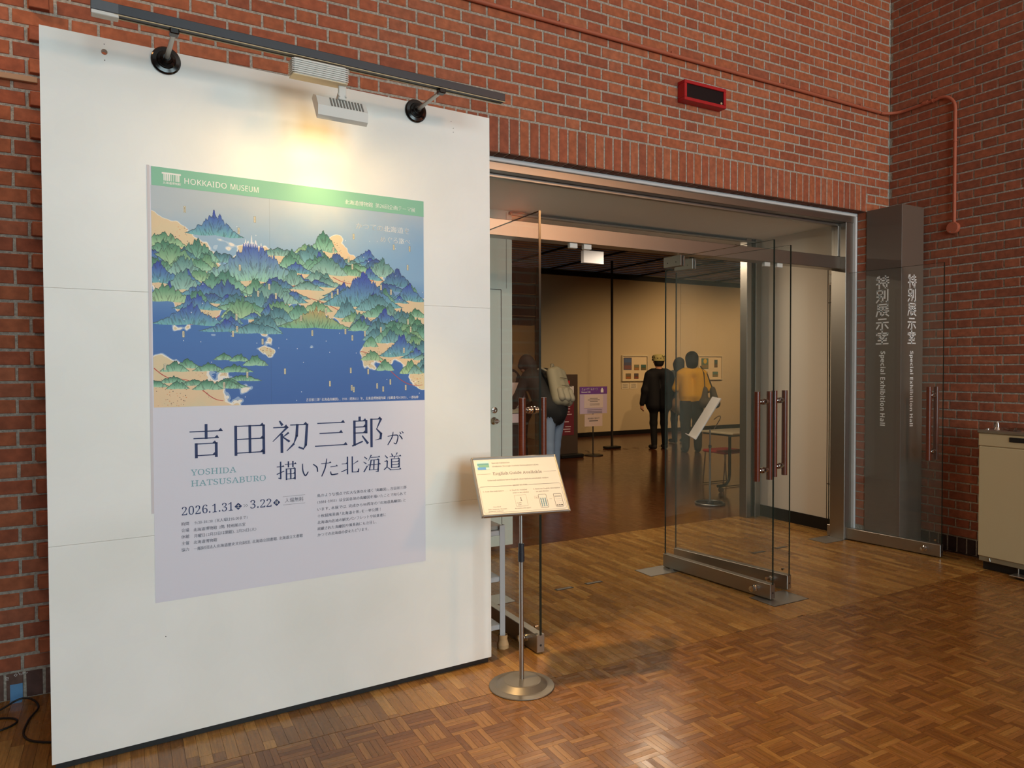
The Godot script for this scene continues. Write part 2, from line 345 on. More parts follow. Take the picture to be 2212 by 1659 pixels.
	"り": "~26 10 24 40 30 56;~70 6 74 52 44 96",
	"ど": "26 6 34 44;~76 26 30 52 16 76 36 92 80 88;80 6 86 18;92 2 98 14",
	"に": "~14 8 10 50 16 92;46 24 88 24;~44 70 56 86 92 84",
	"も": "~44 4 34 66 48 94 80 86 84 62;14 30 70 30;12 54 68 54",
	"さ": "10 28 88 22;~44 4 76 60 60 54;~24 62 28 86 74 92",
	"し": "~28 6 24 66 42 90 84 74",
	"や": "~6 46 50 26 88 34 76 62 54 60;~22 16 40 60 48 96;60 6 66 22",
	"パ": "~32 26 24 62 6 88;~60 22 80 52 94 88;~86 4 94 10 88 18 80 12 86 4",
	"ン": "12 18 36 34;~10 86 56 70 90 26",
	"フ": "~10 16 86 16 74 56 30 94",
	"レ": "~24 8 24 88 60 72 92 40",
	"ッ": "16 34 24 56;42 30 50 52;~86 30 78 64 40 94",
	"ト": "36 6 36 96;38 36 80 58",
	"テ": "18 12 82 12;4 40 96 40;~54 40 50 70 22 96",
	"ー": "6 50 94 50",
	"マ": "~6 16 92 16 70 48 44 70;34 48 64 88",
	"ミ": "24 10 78 22;26 42 74 54;16 74 84 92",
	"ュ": "24 46 72 46 68 86;10 88 92 88",
	"ジ": "16 10 36 22;8 36 28 48;~12 90 60 74 90 34;74 6 82 20;88 2 96 16",
	"ア": "~8 12 90 12 72 40 58 50;~50 32 46 66 18 94",
	"ム": "~46 6 18 82;18 82 84 74;66 48 90 92",
	"ク": "~38 4 8 50;~34 20 86 20 72 64 24 96",
	"※": "10 10 90 90;90 10 10 90;50 14 50 24;50 76 50 86;14 50 24 50;76 50 86 50",
	"「": "60 4 60 60;60 4 94 4",
	"」": "40 40 40 96;40 96 6 96",
	"。": "~14 78 28 78 28 92 14 92 14 78",
	"、": "10 76 26 94",
	"！": "50 6 50 66;50 84 50 94",
}

var fonts := {}

func font(serif: bool, bold := false) -> SystemFont:
	var key := "%s%s" % [serif, bold]
	if not fonts.has(key):
		var f := SystemFont.new()
		f.font_names = PackedStringArray(["Droid Serif" if serif else "Droid Sans"])
		f.font_weight = 700 if bold else 400
		fonts[key] = f
	return fonts[key]

var text_cache := {}

func text_shape(s: String, f: SystemFont) -> Array:   # [vertices of triangles, left, right, base line, capital height]
	var key := s + str(f.get_instance_id())
	if not text_cache.has(key):
		var out := []
		for w in [s, "H"]:
			var t := TextMesh.new()
			t.font = f; t.text = w; t.font_size = 48; t.pixel_size = 0.01; t.depth = 0.0; t.curve_step = 3.0
			var a := t.get_mesh_arrays()
			out.append(a)
		var tri := PackedVector2Array()
		var lo := 1e9; var hi := -1e9
		var vs: PackedVector3Array = out[0][Mesh.ARRAY_VERTEX]
		var ix: PackedInt32Array = out[0][Mesh.ARRAY_INDEX]
		for i in ix:
			tri.append(Vector2(vs[i].x, vs[i].y))
			lo = minf(lo, vs[i].x); hi = maxf(hi, vs[i].x)
		var b := 1e9; var tp := -1e9
		for p in out[1][Mesh.ARRAY_VERTEX]:
			b = minf(b, p.y); tp = maxf(tp, p.y)
		text_cache[key] = [tri, lo, hi, b, tp - b]
	return text_cache[key]

# Latin text on the plane z of the builder: its left edge x, base line y, width and height of capitals in metres
func latin(q: MB, s: String, f: SystemFont, x: float, y: float, w: float, cap: float, z: float) -> void:
	var t := text_shape(s, f)
	var tri: PackedVector2Array = t[0]
	if tri.is_empty(): return
	var ky: float = cap / t[4]
	var kx: float = w / (t[2] - t[1]) if w > 0.0 else ky
	for i in range(0, tri.size(), 3):
		var p := []
		for k in 3: p.append(Vector3(x + (tri[i + k].x - t[1]) * kx, y + (tri[i + k].y - t[3]) * ky, z))
		if (p[1] - p[0]).cross(p[2] - p[0]).length() < 1e-12: continue
		q.tri(p[0], p[1], p[2], Vector3.BACK, Vector3.BACK, Vector3.BACK)

func ribbon(q: MB, pts: Array, w0: Array, z: float) -> void:
	for i in pts.size() - 1:
		var a: Vector2 = pts[i]; var b: Vector2 = pts[i + 1]
		if a.distance_to(b) < 1e-7: continue
		var d := (b - a).normalized()
		var nn := Vector2(-d.y, d.x)
		var ea: float = w0[i] * 0.5; var eb: float = w0[i + 1] * 0.5
		var a2 := a - d * ea * 0.6; var b2 := b + d * eb * 0.6
		var c := [a2 + nn * ea, b2 + nn * eb, b2 - nn * eb, a2 - nn * ea]
		q.quad(Vector3(c[0].x, c[0].y, z), Vector3(c[1].x, c[1].y, z), Vector3(c[2].x, c[2].y, z), Vector3(c[3].x, c[3].y, z), Vector3.BACK)

# one Japanese character in the box with lower left corner at, w x h metres; serif = brushed Ming style
func glyph(q: MB, ch: String, at: Vector2, w: float, h: float, z: float, thin: float, thick: float, serif := false) -> void:
	if not GLYPH.has(ch): return
	var k := (w + h) * 0.5
	for s in GLYPH[ch].split(";"):
		var curve: bool = s.begins_with("~")
		var num: PackedStringArray = s.trim_prefix("~").split(" ")
		var pts := []
		for i in range(0, num.size(), 2):
			pts.append(at + Vector2(float(num[i]) * 0.01 * w, (1.0 - float(num[i + 1]) * 0.01) * h))
		var sharp := not curve
		if curve:
			var fine := []
			for i in pts.size() - 1:
				var p0: Vector2 = pts[maxi(i - 1, 0)]; var p3: Vector2 = pts[mini(i + 2, pts.size() - 1)]
				for j in 5: fine.append((pts[i] as Vector2).cubic_interpolate(pts[i + 1], p0, p3, j / 5.0))
			fine.append(pts[-1])
			pts = fine
		for i in pts.size() - 1:
			var a: Vector2 = pts[i]; var b: Vector2 = pts[i + 1]
			var d := (b - a)
			var steep := absf(d.y) / maxf(d.length(), 1e-6)
			var t := lerpf(thin, thick, steep) * k
			var e := t
			if serif:
				if sharp and d.x < 0.0 and d.y < 0.0 and steep < 0.97: e = t * 0.3
				if sharp and d.x > 0.0 and d.y < 0.0 and steep > 0.2 and steep < 0.97: t *= 0.55; e = t * 2.0
				if curve: t = lerpf(thin, thick, 0.25 + 0.6 * sin(PI * i / pts.size())) * k; e = t
			ribbon(q, [a, b], [t, e], z)
			if serif and sharp and d.x > 0.12 * k and steep < 0.15:
				var u := thick * k * 0.85
				var o := b + Vector2(thick * k * 0.3, 0)
				q.tri(Vector3(o.x, o.y - thin * k * 0.5, z), Vector3(o.x - u * 0.9, o.y + u * 1.25, z), Vector3(o.x - u * 2.2, o.y, z), Vector3.BACK, Vector3.BACK, Vector3.BACK)

# a line of mixed text from x to x + width on base line y
func line(q: MB, s: String, x: float, y: float, width: float, h: float, z: float, thin := 0.05, thick := 0.085, serif := true) -> void:
	var total := 0.0
	for ch in s: total += unit(ch)
	var k := width / total
	var at := x
	for ch in s:
		var u := unit(ch) * k
		if ch == " ": pass
		elif ch.unicode_at(0) < 128:
			var narrow := ch in ".,:'-!()"
			latin(q, ch, font(serif), at + u * (0.3 if narrow else 0.1), y + h * 0.1, u * (0.4 if narrow else 0.8), h * 0.74, z)
		else:
			glyph(q, ch, Vector2(at + u * 0.04, y), u * 0.92, h, z, thin, thick, false)
		at += u

func unit(ch: String) -> float:
	if ch.unicode_at(0) < 128: return 0.5
	return 0.6 if ch in "「」、。" else 1.0

# ---------------------------------------------------------------- the scene
func _ready() -> void:
	rng.seed = 11
	# camera: 24 mm equivalent phone lens, held a little tilted
	cam = Camera3D.new()
	cam.name = "camera"
	cam.fov = rad_to_deg(2.0 * atan(829.5 / 1534.0))
	cam.near = 0.05; cam.far = 100.0
	add_child(cam)
	cam.transform = Transform3D(Basis(Vector3.UP, deg_to_rad(-28.73)) * Basis(Vector3.RIGHT, deg_to_rad(-1.25)) * Basis(Vector3.BACK, -0.0033), CAM)
	cam.current = true
	# environment
	var we := WorldEnvironment.new()
	we.name = "environment"
	var env := Environment.new()
	env.background_mode = Environment.BG_COLOR
	env.background_color = Color(0.62, 0.68, 0.76)
	env.background_energy_multiplier = 0.4
	env.tonemap_mode = Environment.TONE_MAPPER_LINEAR
	env.tonemap_exposure = 1.0
	env.sdfgi_enabled = true; env.ssao_enabled = true; env.ssil_enabled = true
	we.environment = env
	add_child(we)
	# daylight of the two tall windows behind the camera
	area_light("window_daylight", Vector3(0.9, 2.8, 6.85), Vector3(0, 0, -1), Vector2(2.2, 4.2), Color(0.85, 0.97, 1.0), 23.5)
	area_light("window_daylight", Vector3(3.9, 2.8, 6.85), Vector3(0, 0, -1), Vector2(2.2, 4.2), Color(0.85, 0.97, 1.0), 19.5)
	# warm lamps high in the hall: two on the side wall behind the camera, one beside the display wall
	for p in [Vector3(5.45, 3.75, 2.35), Vector3(5.45, 3.75, 2.95), Vector3(-1.15, 3.75, -3.25)]: hall_lamp(p)
	# small downlights in the soffit just behind the inner frame
	for x in [3.3, 4.7]: area_light("soffit_light", Vector3(x, 2.678, -5.56), Vector3(0, -1, 0), Vector2(0.5, 0.16), Color(1.0, 0.92, 0.8), 2.4)
	# downlights of the gallery's louvre ceiling, aimed at the walls and the floor
	for g in GALLERY_SPOTS: gallery_light(g[0], g[1], g[2], g[3])
	materials()
	front_wall()
	right_wall()
	floors()
	hall_shell()
	vestibule()
	gallery_shell()
	display_panel()
	track_lights()
	guide_sign()
	for d in [["door_1", Vector3(1.842, 0, -3.976), Vector3(1.842, 0, -3.066), "glass door leaf half hidden behind the exhibition panel"], ["door_2", Vector3(3.455, 0, -3.985), Vector3(3.535, 0, -3.076), "glass door leaf at the middle with its lock knob side exposed"], ["door_3", Vector3(3.63, 0, -4.07), Vector3(3.79, 0, -3.165), "glass door leaf at the middle standing on the sign column side"], ["door_4", Vector3(5.325, 0, -4.04), Vector3(5.442, 0, -3.14), "glass door leaf folded back against the dark sign column"]]:
		door_leaf(d[0], d[1], d[2], d[3])
	sign_column()
	drinking_fountain()
	wall_fittings()
	rack()
	gallery_things()
	people()
	taken.clear()

func area_light(called: String, at: Vector3, dir: Vector3, size: Vector2, col: Color, energy: float) -> void:
	var l := AreaLight3D.new()
	l.name = numbered(called)
	l.area_size = size
	l.light_color = col
	l.light_energy = energy
	l.shadow_enabled = true
	add_child(l)
	l.look_at_from_position(at, at + dir, Vector3.UP if absf(dir.y) < 0.9 else Vector3.BACK)
	l.area_range = 40.0

const GALLERY_SPOTS := [[Vector3(11.2, 3.3, -10.0), Vector3(11.2, 1.0, ZB), 56.0, 4.2], [Vector3(13.6, 3.3, -10.0), Vector3(13.4, 1.0, ZB), 56.0, 3.6], [Vector3(8.9, 3.3, -9.6), Vector3(9.2, 0.2, ZB), 50.0, 2.2], [Vector3(6.6, 3.3, -7.8), Vector3(6.9, 0.6, -9.9), 46.0, 3.0], [Vector3(4.2, 3.3, -6.6), Vector3(4.3, 0.6, -8.2), 48.0, 2.2], [Vector3(8.4, 3.3, -6.6), Vector3(9.1, 0.6, -9.4), 46.0, 4.4], [Vector3(5.6, 3.3, -13.2), Vector3(5.4, 1.4, -15.2), 55.0, 7.0]]

# a frosted glass globe on a short arm
func hall_lamp(at: Vector3) -> void:
	var by_panel := at.x < 0.0
	var t := thing("globe_lamp", "warm frosted globe lamp hung near the display wall" if by_panel else "warm frosted globe lamp on the brick side wall", "lamp", at, 0.0, "" if by_panel else "globe lamps on the side wall")
	var q := MB.new()
	var pr := []
	for i in 13: pr.append(Vector2(sin(PI * i / 12.0), -cos(PI * i / 12.0)) * 0.09)
	q.lathe(pr, 24)
	var m := mat(255, 236, 205, 0.4)
	m.emission_enabled = true; m.emission = Color(1.0, 0.66, 0.32); m.emission_energy_multiplier = 1.4
	part("globe", q, m, t)
	q = MB.new()
	if by_panel: q.tube([Vector3(0, 0.085, 0), Vector3(0, 2.14, 0)], 0.008, 10)
	else: q.tube([Vector3(0, 0.085, 0), Vector3(0.06, 0.13, 0), Vector3(0.262, 0.13, 0)], 0.008, 10)
	part("arm", q, mat(60, 54, 50, 0.4), t)
	var l := OmniLight3D.new()
	l.name = "lamp_light"
	l.light_color = Color(1.0, 0.74, 0.48)
	l.light_energy = 0.6 if by_panel else 2.8
	l.light_size = 0.08
	l.omni_range = 30.0
	l.omni_attenuation = 2.0
	l.shadow_enabled = true
	t.add_child(l)

func gallery_light(at: Vector3, to: Vector3, cone: float, energy: float) -> void:
	var l := SpotLight3D.new()
	l.name = numbered("gallery_spot")
	l.light_color = Color(1.0, 0.83, 0.62)
	l.light_energy = energy
	l.spot_angle = cone
	l.spot_angle_attenuation = 1.0
	l.spot_range = 30.0
	l.spot_attenuation = 2.0
	l.light_size = 0.05
	l.shadow_enabled = true
	add_child(l)
	l.look_at_from_position(at, to, Vector3.UP)

# ---------------------------------------------------------------- materials
func materials() -> void:
	var m := mat(255, 255, 255, 0.82)
	m.vertex_color_use_as_albedo = true
	m.albedo_texture = noise_tex(3, 0.02, Color(0.8, 0.8, 0.8), Color(1, 1, 1), 512, 5)
	m.uv1_triplanar = true; m.uv1_world_triplanar = true; m.uv1_scale = Vector3.ONE * 1.7
	m.normal_enabled = true
	m.normal_texture = noise_tex(4, 0.06, Color.BLACK, Color.WHITE, 512, 4, true, 2.0)
	m.normal_scale = 0.35
	M.brick = m
	m = mat(204, 196, 182, 0.95)
	m.albedo_texture = noise_tex(5, 0.03, Color(0.7, 0.7, 0.7), Color(1, 1, 1), 512, 5)
	m.uv1_triplanar = true; m.uv1_world_triplanar = true; m.uv1_scale = Vector3.ONE * 3.0
	m.normal_enabled = true
	m.normal_texture = noise_tex(6, 0.08, Color.BLACK, Color.WHITE, 512, 4, true, 5.0)
	M.mortar = m
	# oak grain, long along u
	var f := FastNoiseLite.new()
	f.seed = 21; f.frequency = 0.05; f.fractal_octaves = 4
	var im := Image.create(512, 512, false, Image.FORMAT_RGB8)
	for y in 512:
		for x in 512:
			var g := 0.87 + 0.16 * f.get_noise_2d(x * 0.12, y * 3.0) + 0.1 * f.get_noise_2d(x * 0.5 + 900, y * 9.0)
			im.set_pixel(x, y, Color(g, g * 0.985, g * 0.96))
	var grain := ImageTexture.create_from_image(im)
	m = mat(255, 255, 255, 0.3)
	m.vertex_color_use_as_albedo = true
	m.albedo_texture = grain
	m.roughness_texture = noise_tex(8, 0.012, Color(0.55, 0.55, 0.55), Color(1, 1, 1), 512, 5)
	m.roughness = 0.34
	m.metallic_specular = 0.45
	M.oak = m
	var wax: StandardMaterial3D = m.duplicate()
	wax.roughness = 0.24
	M.waxed_oak = wax
	m = mat(104, 58, 28, 0.2)
	m.albedo_texture = noise_tex(9, 0.02, Color(0.72, 0.7, 0.68), Color(1, 1, 1), 512, 5)
	m.uv1_triplanar = true; m.uv1_world_triplanar = true; m.uv1_scale = Vector3(0.6, 0.6, 2.2)
	m.normal_enabled = true
	m.normal_texture = noise_tex(10, 0.02, Color.BLACK, Color.WHITE, 512, 3, true, 1.5)
	m.normal_scale = 0.25
	M.gallery_floor = m
	M.joint = mat(52, 30, 16, 0.8)
	M.steel = mat(168, 161, 152, 0.38, 1.0)
	M.steel_dull = mat(176, 172, 166, 0.4, 1.0)
	M.chrome = mat(214, 210, 204, 0.12, 1.0)
	m = mat(247, 249, 246, 0.4)
	m.albedo_texture = noise_tex(12, 0.004, Color(0.95, 0.95, 0.94), Color(1, 1, 1), 512, 4)
	m.uv1_triplanar = true; m.uv1_scale = Vector3.ONE * 0.5
	M.panel = m
	M.white_trim = mat(226, 226, 226, 0.5)
	M.white_paint = mat(216, 205, 188, 0.75)
	M.white_ceiling = mat(234, 232, 228, 0.8)
	M.green_paint = mat(210, 218, 204, 0.55)
	M.black = mat(20, 19, 19, 0.45)
	M.black_gloss = mat(16, 15, 15, 0.15)
	M.track = mat(44, 46, 54, 0.4)
	M.lamp_white = mat(218, 218, 212, 0.45)
	M.brown = mat(104, 89, 79, 0.4)
	M.gold_wall = mat(206, 188, 152, 0.85)
	M.dark_wall = mat(46, 38, 32, 0.8)
	M.louvre = mat(196, 156, 112, 0.7)
	M.beige = mat(200, 180, 140, 0.5)
	M.red = mat(176, 24, 32, 0.45)
	M.conduit = mat(176, 96, 70, 0.6)
	M.glass_edge = mat(20, 34, 30, 0.2)
	m = mat(150, 168, 156, 0.0)
	m.albedo_color.a = 0.045
	m.transparency = BaseMaterial3D.TRANSPARENCY_ALPHA
	m.metallic_specular = 0.36
	M.glass = m
	m = mat(112, 50, 27, 0.32)
	m.albedo_texture = grain
	m.uv1_triplanar = true; m.uv1_scale = Vector3(2.0, 2.0, 2.0)
	m.clearcoat_enabled = true; m.clearcoat = 0.4; m.clearcoat_roughness = 0.2
	M.handle = m
	M.paper = mat(236, 232, 228, 0.6)
	M.navy = mat(30, 50, 100, 0.6)
	M.ink = mat(58, 60, 84, 0.6)
	M.grey_ink = mat(96, 92, 92, 0.6)
	M.teal = mat(126, 172, 184, 0.6)
	M.white_ink = mat(246, 246, 242, 0.6)
	M.column_ink = mat(248, 248, 248, 0.5)
	m = mat(255, 255, 255, 0.8)
	m.vertex_color_use_as_albedo = true
	M.cloth = m

# ---------------------------------------------------------------- brick walls
const BRICK_TONES := [[184, 102, 70], [188, 108, 73], [180, 99, 68], [192, 113, 78], [173, 95, 66], [182, 107, 76], [186, 105, 69], [167, 93, 66]]

# one brick, its face in the plane z = 0, w x h, proud of the joint
func brick_shape(q: MB, m: Vector3, w: float, h: float, r: RandomNumberGenerator, depth := 0.016) -> void:
	var b := 0.0028
	var j := func() -> float: return r.randf_range(-0.0011, 0.0011)
	var o := [Vector2(-w, -h) * 0.5, Vector2(w, -h) * 0.5, Vector2(w, h) * 0.5, Vector2(-w, h) * 0.5]
	var f := []; var e := []; var k := []
	for p in o:
		var s := Vector2(signf(p.x), signf(p.y))
		var p2: Vector2 = p + Vector2(j.call(), j.call())
		f.append(m + Vector3(p2.x - s.x * b, p2.y - s.y * b, j.call()))
		e.append(m + Vector3(p2.x, p2.y, -b + j.call() * 0.5))
		k.append(m + Vector3(p2.x, p2.y, -depth))
	q.quad(f[0], f[1], f[2], f[3], Vector3.BACK)
	for i in 4:
		var i2 := (i + 1) % 4
		var out := Vector3((o[i].x + o[i2].x), (o[i].y + o[i2].y), 0).normalized()
		q.quad(e[i], e[i2], f[i2], f[i], (out + Vector3.BACK).normalized())
		q.quad(k[i], k[i2], e[i2], e[i], out)

# bricks: array of [centre along the wall, height, w, h, proud]; frame: transform from wall coordinates (x along, y up, z out)
func lay_bricks(owner_node: Node3D, bricks: Array, frame: Transform3D, tones: Array, seed_: int, part_name := "brick", rest_name := "bricks_beyond") -> void:
	var r := RandomNumberGenerator.new()
	r.seed = seed_
	var order := []
	for i in bricks.size():
		var b: Array = bricks[i]
		order.append([shows(frame * Vector3(b[0], b[1], 0), b[2] * b[3], frame.basis.z), i])
	order.sort_custom(func(a, b): return a[0] > b[0])
	var variants := {}
	var rest := MB.new()
	rest.xf = frame
	for n in order.size():
		var b: Array = bricks[order[n][1]]
		if n < 300 and order[n][0] > 0.0:
			var key := "%.3f %.3f %d" % [b[2], b[3], r.randi() % 6]
			if not variants.has(key):
				var q := MB.new()
				var t: Array = tones[r.randi() % tones.size()]
				q.col = lin(t[0], t[1], t[2])
				brick_shape(q, Vector3.ZERO, b[2], b[3], r, 0.06 if b[4] > 0.01 else 0.016)
				variants[key] = q.mesh()
			var o := MeshInstance3D.new()
			o.name = part_name
			o.mesh = variants[key]
			o.material_override = M.brick
			owner_node.add_child(o, true)
			o.transform = frame * Transform3D(Basis(), Vector3(b[0], b[1], b[4] + r.randf_range(-0.0012, 0.0012)))
		else:
			var t: Array = tones[r.randi() % tones.size()]
			rest.col = lin(t[0], t[1], t[2])
			brick_shape(rest, Vector3(b[0], b[1], b[4]), b[2], b[3], r)
	if rest.v.size():
		var o := part(rest_name, rest, M.brick, owner_node)
		o.set_meta("kind", "stuff")

# rows of alternating stretchers and headers between y0 and y1; keep(x0, x1, y) says how a brick is cut
func bond(out: Array, x0: float, x1: float, ya: float, rows: int, pitch: float, shift: float, hole: Rect2) -> void:
	var h := pitch - 0.0125
	for k in rows:
		var y := ya + (k + 0.5) * pitch
		var x := x0 - 0.34 + fposmod(shift + (0.165 if k % 2 else 0.0), 0.33)
		var n := 0
		while x < x1:
			var w := 0.2085 if n % 2 == 0 else 0.0985
			var a := maxf(x, x0); var b := minf(x + w, x1)
			x += w + 0.0115; n += 1
			if hole.size.x > 0.0 and y > hole.position.y and y < hole.end.y:
				if a < hole.position.x and b > hole.position.x: b = hole.position.x
				elif b > hole.end.x and a < hole.end.x: a = hole.end.x + 0.002
				elif a >= hole.position.x and b <= hole.end.x: continue
			if b - a < 0.018: continue
			out.append([(a + b) * 0.5, y, b - a, h, 0.0])

func front_wall() -> void:
	var w := setting("wall_front", "red brick wall with grey mortar around the glass entrance")
	var x0 := 1.70; var x1 := 5.412; var top := 2.735
	var q := MB.new()
	var t := 0.2
	var zc := ZW - 0.0034 - t * 0.5
	q.box(Vector3((-7.0 + x0) * 0.5, 3.0, zc), Vector3(x0 + 7.0, 6.0, t))
	q.box(Vector3((x1 + 0.004 + 6.0) * 0.5, 3.0, zc), Vector3(6.0 - x1 - 0.004, 6.0, t))
	q.box(Vector3((x0 + x1 + 0.004) * 0.5, (6.0 + top + 0.004) * 0.5, zc), Vector3(x1 - x0 + 0.004, 6.0 - top - 0.004, t))
	part("mortar_bed", q, M.mortar, w)
	var list := []
	var pitch := 0.07075
	bond(list, -2.4, XR - 0.006, 0.123, 40, pitch, 0.03, Rect2(x0, -1.0, x1 - x0, 1.0 + 2.953))
	bond(list, -2.4, XR - 0.006, 0.123 + 40 * pitch, 34, pitch, 0.03, Rect2())
	for i in 60:    # soldier course over the entrance
		var x := x1 - 0.035 - i * 0.07
		if x < x0: break
		list.append([x, 2.735 + 0.1075, 0.0595, 0.207, 0.0])
	var fr := Transform3D(Basis(), Vector3(0, 0, ZW))
	lay_bricks(w, list, fr, BRICK_TONES, 31)
	# upright dark bricks along the floor
	var foot := []
	for i in 44: foot.append([1.66 - i * 0.0722, 0.0605, 0.0615, 0.115, 0.0])
	foot.append([5.45, 0.0605, 0.06, 0.115, 0.0])
	lay_bricks(w, foot, fr, [[112, 84, 76], [104, 76, 70], [122, 92, 82]], 32, "plinth_brick", "plinth_bricks_beyond")
	# projecting headers of the toothed joint beside the panel
	var teeth := []
	for k in 36: teeth.append([-0.30 + 0.06 * (1.0 if k > 34 else 0.0), 0.123 + (2 * k + 1.5) * pitch, 0.075, pitch - 0.011, 0.03])
	lay_bricks(w, teeth, fr, BRICK_TONES, 33, "projecting_brick", "projecting_bricks_beyond")
	# brick ends seen in the reveal of the opening
	var rev := []
	for k in 37: rev.append([0.042, 0.123 + (k + 0.5) * pitch, 0.075, pitch - 0.011, 0.0])
	var frv := Transform3D(Basis(Vector3(0, 0, 1), Vector3.UP, Vector3(-1, 0, 0)), Vector3(x1 - 0.0, 0, ZW - 0.085))
	lay_bricks(w, rev, frv, BRICK_TONES, 34, "reveal_brick", "reveal_bricks_beyond")
	# under sides of the soldier bricks
	var und := []
	for i in 52: und.append([x1 - 0.035 - i * 0.07, -0.042, 0.0595, 0.08, 0.0])
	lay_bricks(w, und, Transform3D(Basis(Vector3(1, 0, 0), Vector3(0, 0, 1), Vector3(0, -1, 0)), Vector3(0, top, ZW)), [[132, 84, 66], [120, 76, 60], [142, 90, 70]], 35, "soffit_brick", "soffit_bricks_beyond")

func right_wall() -> void:
	var w := setting("wall_right", "darker brick side wall with raked joints behind the fountain")
	part("mortar_bed", mb_box(Vector3(XR + 0.0065 + 0.1, 3.0, (7.0 + ZW) * 0.5), Vector3(0.2, 6.0, 7.0 - ZW)), M.mortar, w)
	var list := []
	bond(list, 0.0, 10.6, 0.123, 82, 0.07075, 0.2, Rect2())
	var fr := Transform3D(Basis(Vector3(0, 0, 1), Vector3.UP, Vector3(-1, 0, 0)), Vector3(XR, 0, ZW))
	lay_bricks(w, list, fr, [[172, 98, 68], [164, 91, 63], [177, 103, 72], [157, 89, 63], [167, 100, 73]], 41)
	var foot := []
	for i in 60: foot.append([0.04 + i * 0.0722, 0.0605, 0.0615, 0.115, 0.0])
	lay_bricks(w, foot, fr, [[70, 52, 44], [62, 46, 40], [78, 58, 50]], 42, "plinth_brick", "plinth_bricks_beyond")

# ---------------------------------------------------------------- floors
const OAK := [[141, 97, 48], [149, 102, 52], [136, 91, 45], [162, 117, 63], [125, 82, 41], [140, 95, 46], [147, 100, 51], [130, 86, 43], [154, 106, 56]]

func strip(q: MB, cx: float, cz: float, l: float, w: float, along_x: bool, r: RandomNumberGenerator, warp := 1.0) -> void:
	var hx := (l if along_x else w) * 0.5 - 0.0005
	var hz := (w if along_x else l) * 0.5 - 0.0005
	var y := [0.0, 0.0, 0.0, 0.0]
	for i in 4: y[i] = r.randf_range(-0.00012, 0.00008) * warp
	var u0 := Vector2(r.randf(), r.randf())
	var p := [Vector3(cx - hx, y[0], cz + hz), Vector3(cx + hx, y[1], cz + hz), Vector3(cx + hx, y[2], cz - hz), Vector3(cx - hx, y[3], cz - hz)]
	var uvs := []
	for i in 4:
		var d := Vector2(p[i].x - cx, p[i].z - cz)
		uvs.append(u0 + (Vector2(d.x, d.y) if along_x else Vector2(d.y, d.x)) * 1.3)
	q.tri(p[0], p[1], p[2], Vector3.UP, Vector3.UP, Vector3.UP, uvs[0], uvs[1], uvs[2])
	q.tri(p[0], p[2], p[3], Vector3.UP, Vector3.UP, Vector3.UP, uvs[0], uvs[2], uvs[3])
	# true slope of this strip, so that neighbours mirror a little differently
	var nn: Vector3 = (p[2] - p[0]).cross(p[3] - p[1])
	nn = nn.normalized()
	if nn.y < 0.0: nn = -nn
	for i in range(q.n.size() - 6, q.n.size()): q.n[i] = nn
	var dn := Vector3(0, -0.0022, 0)
	for i in 4:
		var a: Vector3 = p[i]; var b: Vector3 = p[(i + 1) % 4]
		var out := ((a + b) * 0.5 - Vector3(cx, 0, cz)); out.y = 0
		q.quad(a, b, b + dn, a + dn, out.normalized())

func lay_strips(owner_node: Node3D, list: Array, seed_: int, part_name: String, rest_name: String, tones: Array, wood: Material, warp := 1.0) -> void:
	var r := RandomNumberGenerator.new()
	r.seed = seed_
	var order := []
	for i in list.size():
		order.append([shows(Vector3(list[i][0], 0, list[i][1]), list[i][2] * list[i][3], Vector3.UP), i])
	order.sort_custom(func(a, b): return a[0] > b[0])
	var rest := MB.new()
	var variants := {}
	for n in order.size():
		var s: Array = list[order[n][1]]
		var t: Array = tones[r.randi() % tones.size()]
		if n < 300 and order[n][0] > 0.0:
			var key := "%.3f %.3f %s %d" % [s[2], s[3], s[4], r.randi() % 9]
			if not variants.has(key):
				var q := MB.new()
				q.col = lin(t[0], t[1], t[2])
				strip(q, 0, 0, s[2], s[3], s[4], r, warp)
				variants[key] = q.mesh()
			var o := MeshInstance3D.new()
			o.name = part_name
			o.mesh = variants[key]
			o.material_override = wood
			owner_node.add_child(o, true)
			o.position = Vector3(s[0], 0, s[1])
		else:
			rest.col = lin(t[0], t[1], t[2])
			strip(rest, s[0], s[1], s[2], s[3], s[4], r, warp)
	var o := part(rest_name, rest, wood, owner_node)
	o.set_meta("kind", "stuff")

